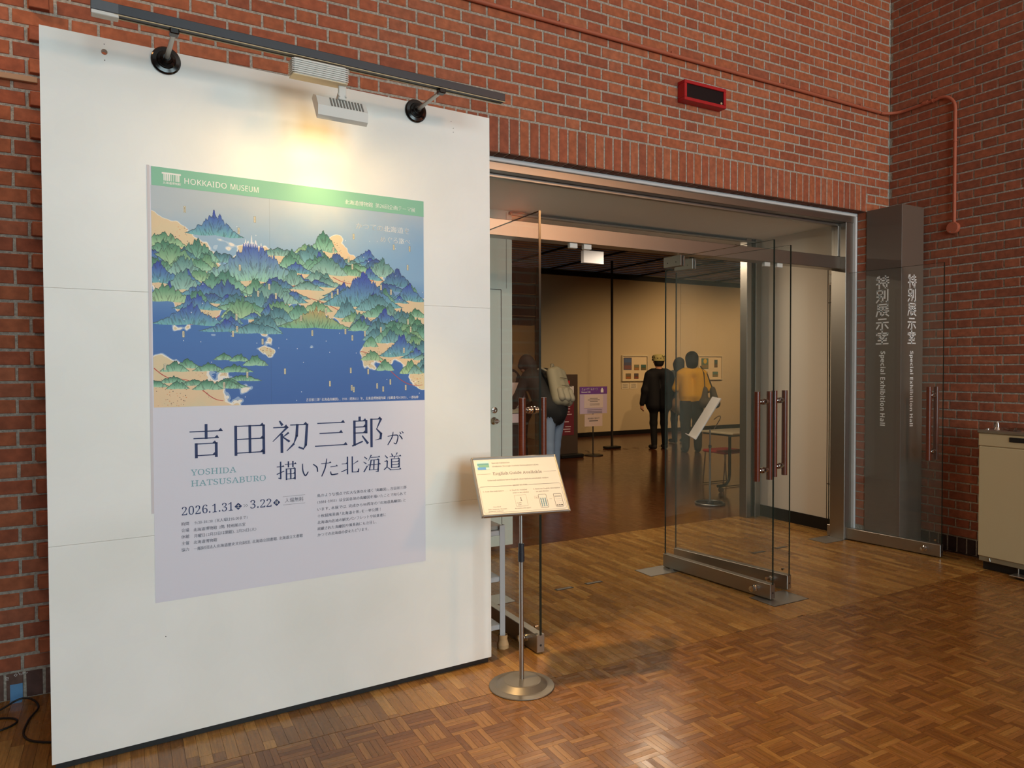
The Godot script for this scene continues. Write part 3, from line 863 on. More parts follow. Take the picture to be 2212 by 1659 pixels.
func floors() -> void:
	var fl := setting("floor", "glossy oak parquet floor in basket weave with long strips before the doors")
	part("subfloor", mb_box(Vector3(0.0, -0.052, -1.2), Vector3(14.0, 0.1, 17.2)), M.joint, fl)
	# basket weave, blocks of five fingers
	var list := []
	var p := 0.1259
	for i in range(-17, 46):
		for k in range(-6, 28):
			var bx := 1.629 + (i - 13) * p
			var bz := -2.042 + (k) * p
			if bx + p > XR + 0.005 or bz - p < -2.80 or bz > 1.2: continue
			var along := (i + k) % 2 != 0
			for s in 5:
				var o := (s + 0.5) * p / 5.0
				if along: list.append([bx + p * 0.5, bz - o, p, p / 5.0, true])
				else: list.append([bx + o, bz - p * 0.5, p / 5.0 * 5.0, p / 5.0, false])
	lay_strips(fl, list, 51, "parquet_finger", "parquet_fingers_beyond", OAK, M.oak)
	# long strips between the weave and the gallery
	var r := RandomNumberGenerator.new()
	r.seed = 52
	var planks := []
	for i in range(-30, 140):
		var x := -0.6 + i * 0.045
		if x > XR: break
		if x < -1.6: continue
		var z := -2.800 - r.randf() * 0.3
		planks.append([x, (z - 2.800) * 0.5, absf(z + 2.800), 0.045, false])
		while z > -4.99:
			var l := minf(r.randf_range(0.28, 0.4), z + 5.0)
			if l < 0.01: break
			planks.append([x, z - l * 0.5, l, 0.045, false])
			z -= l
	var kept := []
	for s in planks:
		if s[2] > 0.01: kept.append(s)
	lay_strips(fl, kept, 53, "oak_strip", "oak_strips_beyond", [[170, 124, 66], [176, 130, 70], [162, 116, 60], [188, 144, 82], [152, 108, 56], [168, 122, 64], [180, 134, 72], [146, 104, 56]], M.oak)
	var g := setting("floor_gallery", "dark reddish wooden gallery floor with a waxed shine")
	part("boards", mb_box(Vector3(7.0, -0.0525, -11.3), Vector3(24.0, 0.1, 12.6)), M.gallery_floor, g)
	var inner := []
	for i in 160:
		var x := 2.2 + i * 0.045
		var z := -5.0 - r.randf() * 0.3
		inner.append([x, (z - 5.0) * 0.5, absf(z + 5.0), 0.045, false])
		while z > -10.0:
			var l := r.randf_range(0.28, 0.4)
			inner.append([x, z - l * 0.5, l, 0.045, false])
			z -= l
	var kept2 := []
	for s in inner:
		if s[2] > 0.012: kept2.append(s)
	lay_strips(g, kept2, 54, "gallery_strip", "gallery_strips_beyond", [[104, 60, 30], [100, 57, 28], [108, 63, 32], [96, 54, 27]], M.waxed_oak, 0.3)
	# steel covers of the floor hinges and strike slots
	for s in [[3.35, -3.93, 0.3, 0.18, "at the hinge of the middle glass doors"], [5.21, -3.95, 0.3, 0.18, "at the hinge of the door by the sign column"], [3.6, -3.085, 0.31, 0.2, "under the free ends of the middle doors"], [1.98, -3.93, 0.3, 0.18, "at the hinge of the door behind the display wall"]]:
		var t := thing("floor_hinge_cover", "steel floor cover plate " + s[4], "floor plate", Vector3(s[0], 0, s[1]), 0.0, "hinge covers in the floor")
		part("rim", mb_box(Vector3(0, 0.0004, 0), Vector3(s[2], 0.0016, s[3])), M.black, t)
		part("plate", mb_box(Vector3(0, 0.0008, 0), Vector3(s[2] - 0.008, 0.0022, s[3] - 0.008)), M.steel_dull, t)
	for s in [[2.53, -3.91, "in the left doorway, nearer the display wall"], [2.775, -3.922, "in the left doorway, nearer the middle doors"], [4.36, -3.938, "in the right doorway, nearer the middle doors"], [4.637, -3.955, "in the right doorway, nearer the sign column"]]:
		var t := thing("floor_strike_plate", "small steel floor strike plate " + s[2], "floor plate", Vector3(s[0], 0, s[1]), 0.0, "strike plates in the floor")
		part("rim", mb_box(Vector3(0, 0.0006, 0), Vector3(0.13, 0.002, 0.034)), M.black, t)
		part("plate", mb_box(Vector3(0, 0.001, 0), Vector3(0.11, 0.0026, 0.018)), M.steel, t)

# ---------------------------------------------------------------- the hall behind the camera
func hall_shell() -> void:
	var c := setting("ceiling", "pale ceiling of the entrance hall")
	part("slab", mb_box(Vector3(-0.6, 5.95, 1.6), Vector3(13.2, 0.1, 11.2)), M.white_ceiling, c)
	var l := setting("wall_left", "brick side wall of the hall")
	part("bed", mb_box(Vector3(-7.1, 3.0, 1.6), Vector3(0.2, 6.0, 11.0)), M.mortar, l)
	var b := []
	bond(b, 0.0, 10.6, 0.1, 83, 0.07075, 0.1, Rect2())
	lay_bricks(l, b, Transform3D(Basis(Vector3(0, 0, -1), Vector3.UP, Vector3(1, 0, 0)), Vector3(-6.995, 0, 6.9)), BRICK_TONES, 61)
	var k := setting("wall_back", "brick wall of the hall with two tall windows")
	var q := MB.new()
	q.box(Vector3(-0.6, 0.35, 7.1), Vector3(13.2, 0.7, 0.2))
	q.box(Vector3(-0.6, 5.45, 7.1), Vector3(13.2, 1.1, 0.2))
	q.box(Vector3(-3.6, 2.8, 7.1), Vector3(6.8, 4.2, 0.2))
	q.box(Vector3(2.4, 2.8, 7.1), Vector3(0.8, 4.2, 0.2))
	q.box(Vector3(5.4, 2.8, 7.1), Vector3(0.8, 4.2, 0.2))
	part("bed", q, M.mortar, k)
	b = []
	bond(b, -7.0, -0.21, 0.1, 82, 0.07075, 0.1, Rect2())
	bond(b, 2.01, 2.79, 0.1, 82, 0.07075, 0.1, Rect2())
	bond(b, 5.01, XR, 0.1, 82, 0.07075, 0.1, Rect2())
	lay_bricks(k, b, Transform3D(Basis(Vector3(1, 0, 0), Vector3.UP, Vector3(0, 0, -1)), Vector3(0, 0, 6.995)), BRICK_TONES, 62)
	var m := mat(230, 236, 240, 0.6)
	m.emission_enabled = true; m.emission = Color(0.93, 0.97, 1.0); m.emission_energy_multiplier = 1.2
	for c2 in [[0.9, "window_1"], [3.9, "window_3"]]:
		var w := setting(c2[1], "tall frosted window of the hall in daylight")
		for i in 2:
			for j in 3: part("pane", mb_box(Vector3(c2[0] - 0.525 + i * 1.05, 1.4 + j * 1.4, 7.1), Vector3(1.0, 1.34, 0.02)), m, w)
		q = MB.new()
		for i in 3: q.box(Vector3(c2[0] - 1.06 + i * 1.06, 2.8, 7.08), Vector3(0.07, 4.2, 0.1))
		for j in 4: q.box(Vector3(c2[0], 0.72 + j * 1.387, 7.08), Vector3(2.2, 0.06, 0.1))
		part("frame", q, M.steel_dull, w)

# ---------------------------------------------------------------- entrance: frame, transom, vestibule
func vestibule() -> void:
	var f := setting("trim_1", "brushed steel frame of the glass entrance with white outer edge")
	var x0 := 1.70; var x1 := 5.412
	var zt := -3.845
	# white outer edge strip under the soldier bricks and beside the reveal
	var q := MB.new()
	q.bev(Vector3((x0 + x1) * 0.5, 2.722, zt - 0.03), Vector3(x1 - x0, 0.026, 0.06), 0.003)
	q.bev(Vector3(x1 - 0.011, 1.36, zt - 0.03), Vector3(0.022, 2.72, 0.06), 0.003)
	part("white_edge", q, M.white_trim, f)
	q = MB.new()
	q.bev(Vector3((x0 + x1) * 0.5 - 0.01, 2.685, -3.93), Vector3(x1 - x0 - 0.02, 0.05, 0.13), 0.002)
	part("top_member", q, M.steel, f)
	q = MB.new()
	q.bev(Vector3((x0 + x1) * 0.5 - 0.01, 2.648, -3.95), Vector3(x1 - x0 - 0.1, 0.022, 0.03), 0.002)
	part("glazing_bead", q, M.steel_dull, f)
	for s in [[x1 - 0.022, -1.0], [x0, 1.0]]:
		q = MB.new()
		q.bev(Vector3(s[0] + s[1] * 0.045, 1.33, -3.94), Vector3(0.09, 2.66, 0.14), 0.003)
		part("jamb", q, M.steel, f)
		q = MB.new()
		q.bev(Vector3(s[0] + s[1] * 0.097, 2.52, -3.95), Vector3(0.014, 0.27, 0.03), 0.002)
		part("glazing_bead", q, M.steel_dull, f)
	q = MB.new()
	q.bev(Vector3((x0 + x1) * 0.5 - 0.01, 2.33, ZF), Vector3(x1 - x0 - 0.2, 0.104, 0.1), 0.003)
	part("door_header", q, M.steel, f)
	for x in [2.627, 2.739, 4.447, 4.588]:
		q = MB.new()
		q.bev(Vector3(x, 2.262, -3.95), Vector3(0.062, 0.034, 0.03), 0.003)
		part("header_strike", q, M.lamp_white, f)
	var g := setting("window_2", "clear glass transom above the door header")
	part("pane", mb_box(Vector3((x0 + x1) * 0.5, 2.51, ZF + 0.006), Vector3(x1 - x0 - 0.22, 0.27, 0.01)), M.glass, g)
	# vestibule shell
	var c := setting("ceiling_vestibule", "white ceiling between the outer and the inner door frame")
	part("slab", mb_box(Vector3(3.6, 2.74, -4.6), Vector3(4.4, 0.1, 1.22)), M.white_ceiling, c)
	var l := setting("wall_vestibule_left", "pale green vestibule side wall")
	part("board", mb_box(Vector3(1.64, 1.4, -4.5), Vector3(0.12, 2.8, 1.0)), M.green_paint, l)
	var r := setting("wall_vestibule_right", "cream vestibule side wall above a black base")
	part("board", mb_box(Vector3(5.55, 1.4, -4.5), Vector3(0.16, 2.8, 0.98)), M.white_paint, r)
	part("black_base", mb_box(Vector3(5.468, 0.055, -4.52), Vector3(0.01, 0.11, 0.9)), M.black, r)
	# recessed service panel in the side wall next to the jamb
	q = MB.new()
	for y in [0.02, 1.62]: q.box(Vector3(5.469, y + 0.4, -4.1), Vector3(0.004, 0.004, 0.14))
	q.box(Vector3(5.469, 1.2, -4.03), Vector3(0.004, 2.3, 0.003))
	q.box(Vector3(5.469, 1.2, -4.17), Vector3(0.004, 2.3, 0.003))
	part("panel_joint", q, M.dark_wall, r)
	# inner frame
	var n := setting("trim_2", "steel inner frame at the mouth of the gallery")
	for s in [[5.285, 0.06, 0.09], [5.345, 0.025, 0.05], [5.41, 0.075, 0.09]]:
		q = MB.new()
		q.bev(Vector3(s[0], 1.345, ZI), Vector3(s[1], 2.69, s[2]), 0.003)
		part("jamb", q, M.steel if s[1] > 0.03 else M.black, n)
	q = MB.new()
	q.bev(Vector3(4.03, 2.672, ZI), Vector3(2.7, 0.02, 0.06), 0.002)
	part("ceiling_rail", q, M.track, n)
	q = MB.new()
	q.bev(Vector3(4.03, 2.655, ZI + 0.05), Vector3(2.7, 0.012, 0.02), 0.002)
	part("ceiling_rail_lip", q, M.steel_dull, n)
	var p := setting("wall_inner", "pale green partition with a flush service door")
	part("board", mb_box(Vector3(1.72, 1.395, ZI - 0.05), Vector3(1.98, 2.69, 0.1)), M.green_paint, p)
	q = MB.new()
	q.box(Vector3(2.612, 1.06, ZI + 0.001), Vector3(0.004, 2.02, 0.003))
	q.box(Vector3(2.2, 2.068, ZI + 0.001), Vector3(0.82, 0.004, 0.003))
	q.box(Vector3(2.66, 2.38, ZI + 0.001), Vector3(0.002, 0.6, 0.002))
	part("door_joint", q, M.dark_wall, p)
	q = MB.new()
	q.xf = Transform3D(Basis(Vector3.RIGHT, PI / 2), Vector3(2.545, 1.04, ZI))
	q.lathe([Vector2(0, 0.05), Vector2(0.018, 0.05), Vector2(0.022, 0.044), Vector2(0.016, 0.02), Vector2(0.03, 0.006), Vector2(0.032, 0.0)], 24)
	var kn := part("door_knob", q, M.chrome, p)
	q = MB.new()
	q.bev(Vector3(2.545, 1.04, ZI + 0.054), Vector3(0.05, 0.012, 0.014), 0.003)
	part("thumb_turn", q, M.steel_dull, kn)
	q = MB.new()
	q.xf = Transform3D(Basis(Vector3.RIGHT, PI / 2), Vector3(2.545, 1.125, ZI))
	q.lathe([Vector2(0, 0.012), Vector2(0.012, 0.012), Vector2(0.014, 0.02), Vector2(0.024, 0.016), Vector2(0.026, 0.0)], 24)
	part("lock_cylinder", q, M.chrome, p)

func door_leaf(called: String, a: Vector3, b: Vector3, label: String) -> void:
	var t := setting(called, label)
	t.position = a
	t.rotation.y = atan2(-(b.z - a.z), b.x - a.x)
	var l := a.distance_to(b)
	part("glass_pane", mb_box(Vector3(l * 0.5, 1.168, 0), Vector3(l - 0.004, 2.14, 0.012)), M.glass, t)
	var q := MB.new()
	q.box(Vector3(l - 0.001, 1.168, 0), Vector3(0.0025, 2.145, 0.0125))
	q.box(Vector3(0.001, 1.13, 0), Vector3(0.002, 2.06, 0.0125))
	q.box(Vector3(l * 0.5 + 0.08, 2.239, 0), Vector3(l - 0.165, 0.0015, 0.0125))
	part("glass_edge", q, M.glass_edge, t)
	q = MB.new()
	q.bev(Vector3(l * 0.5, 0.054, 0), Vector3(l, 0.092, 0.046), 0.0025)
	part("bottom_rail", q, M.steel, t)
	q = MB.new()
	q.tube([Vector3(0.07, 0.001, 0), Vector3(0.07, 0.01, 0)], 0.02, 14)
	part("floor_pivot", q, M.chrome, t)
	for s in [-1.0, 1.0]:
		q = MB.new()
		q.bev(Vector3(0.083, 2.208, s * 0.014), Vector3(0.166, 0.076, 0.016), 0.002)
		var pf := part("patch_fitting", q, M.steel, t)
		for x in [0.04, 0.12]:
			q = MB.new()
			q.tube([Vector3(x, 2.2, s * 0.0215), Vector3(x, 2.2, s * 0.0235)], 0.004, 8)
			part("screw", q, M.black, pf)
		# wooden pull bar on each side
		q = MB.new()
		q.tube([Vector3(l - 0.075, 0.74, s * 0.062), Vector3(l - 0.075, 0.742, s * 0.062), Vector3(l - 0.075, 1.298, s * 0.062), Vector3(l - 0.075, 1.3, s * 0.062)], 0.0185, 20)
		part("pull_bar", q, M.handle, t)
		for y in [0.805, 1.236]:
			q = MB.new()
			q.xf = Transform3D(Basis(Vector3.RIGHT, PI / 2 * s), Vector3(l - 0.075, y, 0))
			q.lathe([Vector2(0.019, 0.0065), Vector2(0.019, 0.014), Vector2(0.013, 0.016), Vector2(0.013, 0.022), Vector2(0.0165, 0.024), Vector2(0.0165, 0.032), Vector2(0.01, 0.034), Vector2(0.01, 0.05)], 20)
			part("standoff", q, M.chrome, t)
	q = MB.new()
	q.xf = Transform3D(Basis(Vector3.RIGHT, PI / 2), Vector3(l - 0.11, 0.055, 0.023))
	q.lathe([Vector2(0.02, 0.0), Vector2(0.02, 0.012), Vector2(0.014, 0.016), Vector2(0.014, 0.03), Vector2(0.017, 0.032), Vector2(0.017, 0.046), Vector2(0, 0.048)], 20)
	part("lock_knob", q, M.chrome, t)
	q = MB.new()
	q.xf = Transform3D(Basis(Vector3.RIGHT, -PI / 2), Vector3(l - 0.11, 0.055, -0.023))
	q.lathe([Vector2(0.016, 0.0), Vector2(0.016, 0.005), Vector2(0.011, 0.008), Vector2(0, 0.008)], 20)
	part("lock_cylinder", q, M.chrome, t)
	q = MB.new()
	q.tube([Vector3(l - 0.045, 0.128, -0.009), Vector3(l - 0.045, 0.128, 0.009)], 0.007, 12)
	part("stud", q, M.chrome, t)
	q = MB.new()
	q.tube([Vector3(l, 0.045, 0), Vector3(l + 0.0012, 0.045, 0)], 0.006, 10)
	part("bolt_hole", q, M.black, t)

# ---------------------------------------------------------------- the exhibition panel and its poster
const PANEL_AT := Vector3(-0.242, 0, -3.012)
const PANEL_TURN := 0.0478

func display_panel() -> void:
	var t := thing("display_panel", "tall white display wall standing before the brick wall", "panel", PANEL_AT, PANEL_TURN)
	# three courses of boards with fine joints; the top course has a cable hole
	var h := Vector2(0.199, 2.615)
	var seams := [0.027, 0.816, 1.744, 2.666]
	for k in 3:
		for c in 1:
			var a := Vector2(0.0, seams[k] + 0.0004)
			var b := Vector2(1.822, seams[k + 1] - 0.0004)
			var q := MB.new()
			if k == 2 and c == 0:
				var ring := []
				for i in 24: ring.append(h + Vector2(cos(TAU * i / 24), sin(TAU * i / 24)) * 0.0105)
				# board face with a round hole: fan between the hole and a square, then rectangles
				var s := 0.04
				for z in [0.0, -0.03]:
					var nn := Vector3(0, 0, 1 if z == 0.0 else -1)
					for i in 24:
						var o := []
						for j in [i, i + 1]:
							var an = TAU * j / 24
							var d := Vector2(cos(an), sin(an))
							o.append(h + d * (s / maxf(absf(d.x), absf(d.y))))
						var r0: Vector2 = ring[i]; var r1: Vector2 = ring[(i + 1) % 24]
						q.quad(Vector3(r0.x, r0.y, z), Vector3(o[0].x, o[0].y, z), Vector3(o[1].x, o[1].y, z), Vector3(r1.x, r1.y, z), nn)
					for e in [[a.x, a.y, b.x, h.y - s], [a.x, h.y + s, b.x, b.y], [a.x, h.y - s, h.x - s, h.y + s], [h.x + s, h.y - s, b.x, h.y + s]]:
						q.quad(Vector3(e[0], e[1], z), Vector3(e[2], e[1], z), Vector3(e[2], e[3], z), Vector3(e[0], e[3], z), nn)
				for i in 24:
					var r0: Vector2 = ring[i]; var r1: Vector2 = ring[(i + 1) % 24]
					var m := (h - (r0 + r1) * 0.5).normalized()
					q.quad(Vector3(r0.x, r0.y, 0), Vector3(r1.x, r1.y, 0), Vector3(r1.x, r1.y, -0.03), Vector3(r0.x, r0.y, -0.03), Vector3(m.x, m.y, 0))
				for e in [[a, Vector2(b.x, a.y), Vector3.DOWN], [Vector2(b.x, a.y), b, Vector3.RIGHT], [b, Vector2(a.x, b.y), Vector3.UP], [Vector2(a.x, b.y), a, Vector3.LEFT]]:
					q.quad(Vector3(e[0].x, e[0].y, 0), Vector3(e[1].x, e[1].y, 0), Vector3(e[1].x, e[1].y, -0.03), Vector3(e[0].x, e[0].y, -0.03), e[2])
			else:
				q.bev(Vector3((a.x + b.x) * 0.5, (a.y + b.y) * 0.5, -0.015), Vector3(b.x - a.x, b.y - a.y, 0.03), 0.0006)
			part("board", q, M.panel, t)
	for p in [[0.199, 2.643], [0.2, 2.585], [1.615, 2.612], [1.626, 2.565], [1.626, 2.583], [0.375, 0.42]]:
		var q := MB.new()
		q.tube([Vector3(p[0], p[1], -0.001), Vector3(p[0], p[1], 0.0006)], 0.0018, 8)
		part("screw_hole", q, M.black, t)
	var q := MB.new()
	q.box(Vector3(0.911, 0.014, -0.028), Vector3(1.8, 0.026, 0.03))
	part("plinth", q, M.black, t)
	for x in [0.25, 1.2]:
		q = MB.new()
		q.bev(Vector3(x, 0.022, -0.22), Vector3(0.05, 0.04, 0.36), 0.003)
		q.bar(Vector3(x, 0.03, -0.36), Vector3(x, 1.5, -0.045), 0.04, 0.03)
		part("rear_brace", q, M.black, t)
	poster()

func poster() -> void:
	var t := thing("exhibition_poster", "large landscape poster with green head band pasted on the white display wall", "poster", PANEL_AT, PANEL_TURN)
	var x0 := 0.341; var x1 := 1.4705; var y0 := 0.5555; var y1 := 2.2215
	part("sheet", mb_box(Vector3((x0 + x1) * 0.5, (y0 + y1) * 0.5, 0.0007), Vector3(x1 - x0, y1 - y0, 0.0008)), mat(222, 222, 234, 0.5), t)
	part("side_strip", mb_box(Vector3(x0 - 0.0045, (2.224 + 0.9) * 0.5, 0.0008), Vector3(0.009, 2.224 - 0.9, 0.001)), mat(212, 206, 210, 0.5), t)
	part("head_band", mb_box(Vector3((x0 + x1) * 0.5 + 0.003, 2.1855, 0.0013), Vector3(x1 - x0 - 0.006, 0.071, 0.0006)), mat(134, 196, 166, 0.5), t)
	var z := 0.0019
	var q := MB.new()
	# emblem: a long roof on pillars
	q.box(Vector3(0.4165, 2.2005, z), Vector3(0.067, 0.006, 0.0004))
	for i in 9: q.box(Vector3(0.391 + i * 0.0064, 2.185, z), Vector3(0.0042 if i < 4 or i > 6 else 0.0016, 0.026, 0.0004))
	line(q, "北海道博物館", 0.386, 2.1595, 0.063, 0.0095, z, 0.09, 0.11, false)
	latin(q, "HOKKAIDO", font(false), 0.462, 2.169, 0.1535, 0.022, z)
	latin(q, "MUSEUM", font(false), 0.6305, 2.169, 0.1075, 0.022, z)
	line(q, "北海道博物館 第26回企画テーマ展", 1.097, 2.1655, 0.332, 0.0205, z, 0.05, 0.08, false)
	line(q, "かつての北海道を", 1.145, 2.063, 0.258, 0.028, z, 0.05, 0.085)
	line(q, "めぐる旅へ", 1.258, 2.015, 0.146, 0.028, z, 0.05, 0.085)
	line(q, "吉田初三郎「北海道鳥瞰図」, 1936 (昭和11) 年, 北海道博物館所蔵 (収蔵番号041915), 一部抜粋", 0.922, 1.3135, 0.517, 0.0135, z, 0.06, 0.09)
	part("white_lettering", q, M.white_ink, t)
	part("picture", picture_quad(x0 + 0.004, 1.3055, x1 - 0.001, 2.1495, 0.0014), picture_material(), t)
	# title
	q = MB.new()
	for g in [["吉", 0.458, 1.101, 0.599, 1.236], ["田", 0.622, 1.098, 0.765, 1.237], ["初", 0.778, 1.102, 0.935, 1.238], ["三", 0.952, 1.108, 1.106, 1.236], ["郎", 1.118, 1.102, 1.268, 1.240], ["が", 1.281, 1.103, 1.366, 1.168]]:
		glyph(q, g[0], Vector2(g[1], g[2]), g[3] - g[1], g[4] - g[2], z, 0.03, 0.075, true)
	for g in [["描", 0.796, 0.986], ["い", 0.895, 0.986], ["た", 0.98, 0.986], ["北", 1.07, 0.988], ["海", 1.17, 0.988], ["道", 1.268, 0.989]]:
		glyph(q, g[0], Vector2(g[1], g[2]), 0.084, 0.081, z, 0.034, 0.072, true)
	latin(q, "2026.1.31", font(true), 0.437, 0.882, 0.188, 0.034, z)
	latin(q, "3.22", font(true), 0.692, 0.882, 0.084, 0.034, z)
	for d in [0.6455, 0.797]:
		q.quad(Vector3(d - 0.0145, 0.8965, z), Vector3(d, 0.911, z), Vector3(d + 0.0145, 0.8965, z), Vector3(d, 0.882, z), Vector3.BACK)
	part("title", q, M.navy, t)
	q = MB.new()
	glyph(q, "土", Vector2(0.6385, 0.89), 0.014, 0.014, z + 0.0004, 0.1, 0.12)
	part("weekday_mark", q, M.white_ink, t)
	q = MB.new()
	glyph(q, "日", Vector2(0.79, 0.89), 0.014, 0.014, z + 0.0004, 0.1, 0.12)
	part("weekday_mark", q, M.white_ink, t)
	q = MB.new()
	latin(q, "YOSHIDA", font(true), 0.471, 1.035, 0.169, 0.0235, z)
	latin(q, "HATSUSABURO", font(true), 0.471, 0.992, 0.283, 0.0235, z)
	part("romanised_name", q, M.teal, t)
	q = MB.new()
	for i in 2: ribbon(q, [Vector2(0.666 + i * 0.009, 0.902), Vector2(0.674 + i * 0.009, 0.8965), Vector2(0.666 + i * 0.009, 0.891)], [0.0012, 0.0012, 0.0012], z)
	line(q, "入場無料", 0.83, 0.8915, 0.078, 0.0195, z, 0.045, 0.075)
	for y in [0.918, 0.8835]: ribbon(q, [Vector2(0.8225, y), Vector2(0.914, y)], [0.0009, 0.0009], z)
	for r in [["時間", 0.434, 0.8415, 0.029], ["9:30-16:30 (※入場は16:00まで)", 0.482, 0.8415, 0.2], ["会場", 0.434, 0.816, 0.029], ["北海道博物館 2階 特別展示室", 0.477, 0.814, 0.196], ["休館", 0.434, 0.791, 0.029], ["月曜日(2月23日は開館)、2月24日(火)", 0.479, 0.7895, 0.237], ["主催", 0.434, 0.7655, 0.029], ["北海道博物館", 0.477, 0.7645, 0.087], ["協力", 0.434, 0.7405, 0.029], ["一般財団法人北海道歴史文化財団、北海道立図書館、北海道立文書館", 0.477, 0.739, 0.426]]:
		line(q, r[0], r[1], r[2], r[3], 0.0142, z, 0.055, 0.085)
	for r in [["鳥のような視点で広大な景色を描く「鳥瞰図」。吉田初三郎", 0.9015, 0.412], ["(1884-1955) は全国各地の鳥瞰図を描いたことで知られて", 0.8735, 0.411], ["います。本展では、完成から90周年の「北海道鳥瞰図」と", 0.8425, 0.41], ["十枚組風景画「北海道十景」を一挙公開！", 0.8135, 0.292], ["北海道内各地の観光パンフレットや絵葉書に", 0.786, 0.313], ["掲載された鳥瞰図や風景画にも注目し、", 0.7585, 0.272], ["かつての北海道の姿をたどります。", 0.732, 0.234]]:
		line(q, r[0], 0.965, r[1], r[2], 0.0142, z, 0.055, 0.085)
	part("small_print", q, M.ink, t)

func picture_quad(x0: float, y0: float, x1: float, y1: float, z: float) -> MB:
	var q := MB.new()
	q.quad(Vector3(x0, y0, z), Vector3(x1, y0, z), Vector3(x1, y1, z), Vector3(x0, y1, z), Vector3.BACK)
	return q

# A freely invented bird's-eye landscape in the poster's colours: pale sky and sea, blue and green hills, sandy plains, red lines.
func picture_material() -> StandardMaterial3D:
	var w := 1200; var h := 896
	var im := Image.create(w, h, false, Image.FORMAT_RGB8)
	var r := RandomNumberGenerator.new()
	r.seed = 77
	var nz := FastNoiseLite.new()
	nz.seed = 5; nz.frequency = 0.004; nz.fractal_octaves = 4
	var fine := FastNoiseLite.new()
	fine.seed = 8; fine.frequency = 0.03; fine.fractal_octaves = 3
	var sky := Color8(186, 198, 206); var mid := Color8(136, 178, 214); var deep := Color8(62, 112, 184); var deep2 := Color8(52, 98, 172)
	var sand := Color8(236, 206, 164)
	for y in h:
		var v := float(y) / h
		for x in w:
			var u := float(x) / w
			var n := nz.get_noise_2d(x, y)
			var c: Color
			if v < 0.35: c = sky.lerp(mid, clampf((v - 0.08) / 0.3 + n * 0.25 + 0.55 * u, 0, 1))
			else: c = mid.lerp(deep, clampf((v - 0.35) / 0.25, 0, 1)).lerp(deep2, clampf((v - 0.7) / 0.3, 0, 1))
			# land: a broad diagonal belt, a lower left plain and a right-hand coast
			var belt := 0.30 - absf(v - (0.30 + 0.28 * u + 0.1 * sin(u * 7.0))) * 1.35 + n * 0.22 + 0.06 * sin(u * 21.0)
			var plain := 0.26 - Vector2(u - 0.02, (v - 1.0) * 1.2).length() + n * 0.1
			var coast := 0.17 - absf(v - 0.72) * 1.1 - absf(u - 0.94) * 0.65 + n * 0.16
			var land := maxf(belt - 0.06, maxf(plain, coast))
			if land > 0.0:
				c = sand.lerp(Color8(214, 214, 176), clampf(n + 0.3, 0, 1) * 0.6)
				if land < 0.008: c = Color8(244, 238, 226)
			elif land > -0.006: c = c.lerp(Color8(210, 224, 236), 0.6)
			im.set_pixel(x, y, c)
	# towns: small dark and orange roofs on the sand
	for i in 5200:
		var x := r.randi_range(6, w - 8); var y := r.randi_range(150, h - 6)
		var c := im.get_pixel(x, y)
		if c.r > 0.8 and nz.get_noise_2d(x * 1.7 + 500, y * 1.7) > 0.05:
			im.fill_rect(Rect2i(x, y, r.randi_range(2, 4), r.randi_range(1, 3)), [Color8(70, 54, 48), Color8(222, 132, 72), Color8(122, 76, 58), Color8(226, 176, 130)][r.randi() % 4])
	# railway lines
	for l in [[0.02, 0.40, 0.98, 0.63, 0.05], [0.1, 0.62, 0.55, 0.34, 0.03], [0.5, 0.66, 0.99, 0.9, 0.04], [0.62, 0.36, 0.98, 0.4, 0.02], [0.0, 0.82, 0.22, 0.97, 0.015]]:
		for i in 1400:
			var k := i / 1400.0
			var x := int((l[0] + (l[2] - l[0]) * k) * w); var y := int((l[1] + (l[3] - l[1]) * k + l[4] * sin(k * 9.0)) * h)
			if x > 1 and y > 1 and x < w - 3 and y < h - 3 and im.get_pixel(x, y).r > 0.6: im.fill_rect(Rect2i(x, y, 3, 2), Color8(188, 62, 44))
	# hills from the far to the near; each column of a hill fades from its crest colour to its foot
	var hills := []
	for i in 130:
		var u := r.randf_range(-0.02, 1.02)
		var v := 0.30 + 0.28 * u + 0.1 * sin(u * 7.0) + r.randf_range(-0.17, 0.2)
		hills.append([u, v, r.randf_range(0.04, 0.1), r.randf_range(0.035, 0.1), [0, 1, 2, 3, 4, 5, 5, 8][r.randi() % 8]])
	for i in 26: hills.append([r.randf_range(0.72, 1.02), r.randf_range(0.6, 0.86), r.randf_range(0.03, 0.06), r.randf_range(0.03, 0.08), r.randi() % 5])
	for i in 16: hills.append([r.randf_range(0.0, 0.36), r.randf_range(0.78, 0.93), r.randf_range(0.035, 0.07), r.randf_range(0.025, 0.05), 3])
	for m in [[0.33, 0.40, 0.2, 0.2, 6], [0.74, 0.5, 0.17, 0.17, 5], [0.12, 0.62, 0.13, 0.1, 5], [0.55, 0.62, 0.15, 0.1, 7], [0.2, 0.2, 0.1, 0.11, 5], [0.9, 0.76, 0.1, 0.12, 5]]: hills.append(m)
	hills.sort_custom(func(a, b): return a[1] < b[1])
	var tops := [Color8(48, 110, 92), Color8(70, 130, 96), Color8(40, 92, 110), Color8(52, 116, 84), Color8(66, 120, 120), Color8(38, 62, 172), Color8(34, 54, 178), Color8(198, 160, 96), Color8(44, 72, 150)]
	var feet := [Color8(150, 206, 178), Color8(176, 214, 164), Color8(132, 190, 196), Color8(160, 210, 176), Color8(158, 204, 190), Color8(116, 184, 190), Color8(160, 216, 190), Color8(128, 192, 150), Color8(96, 158, 178)]
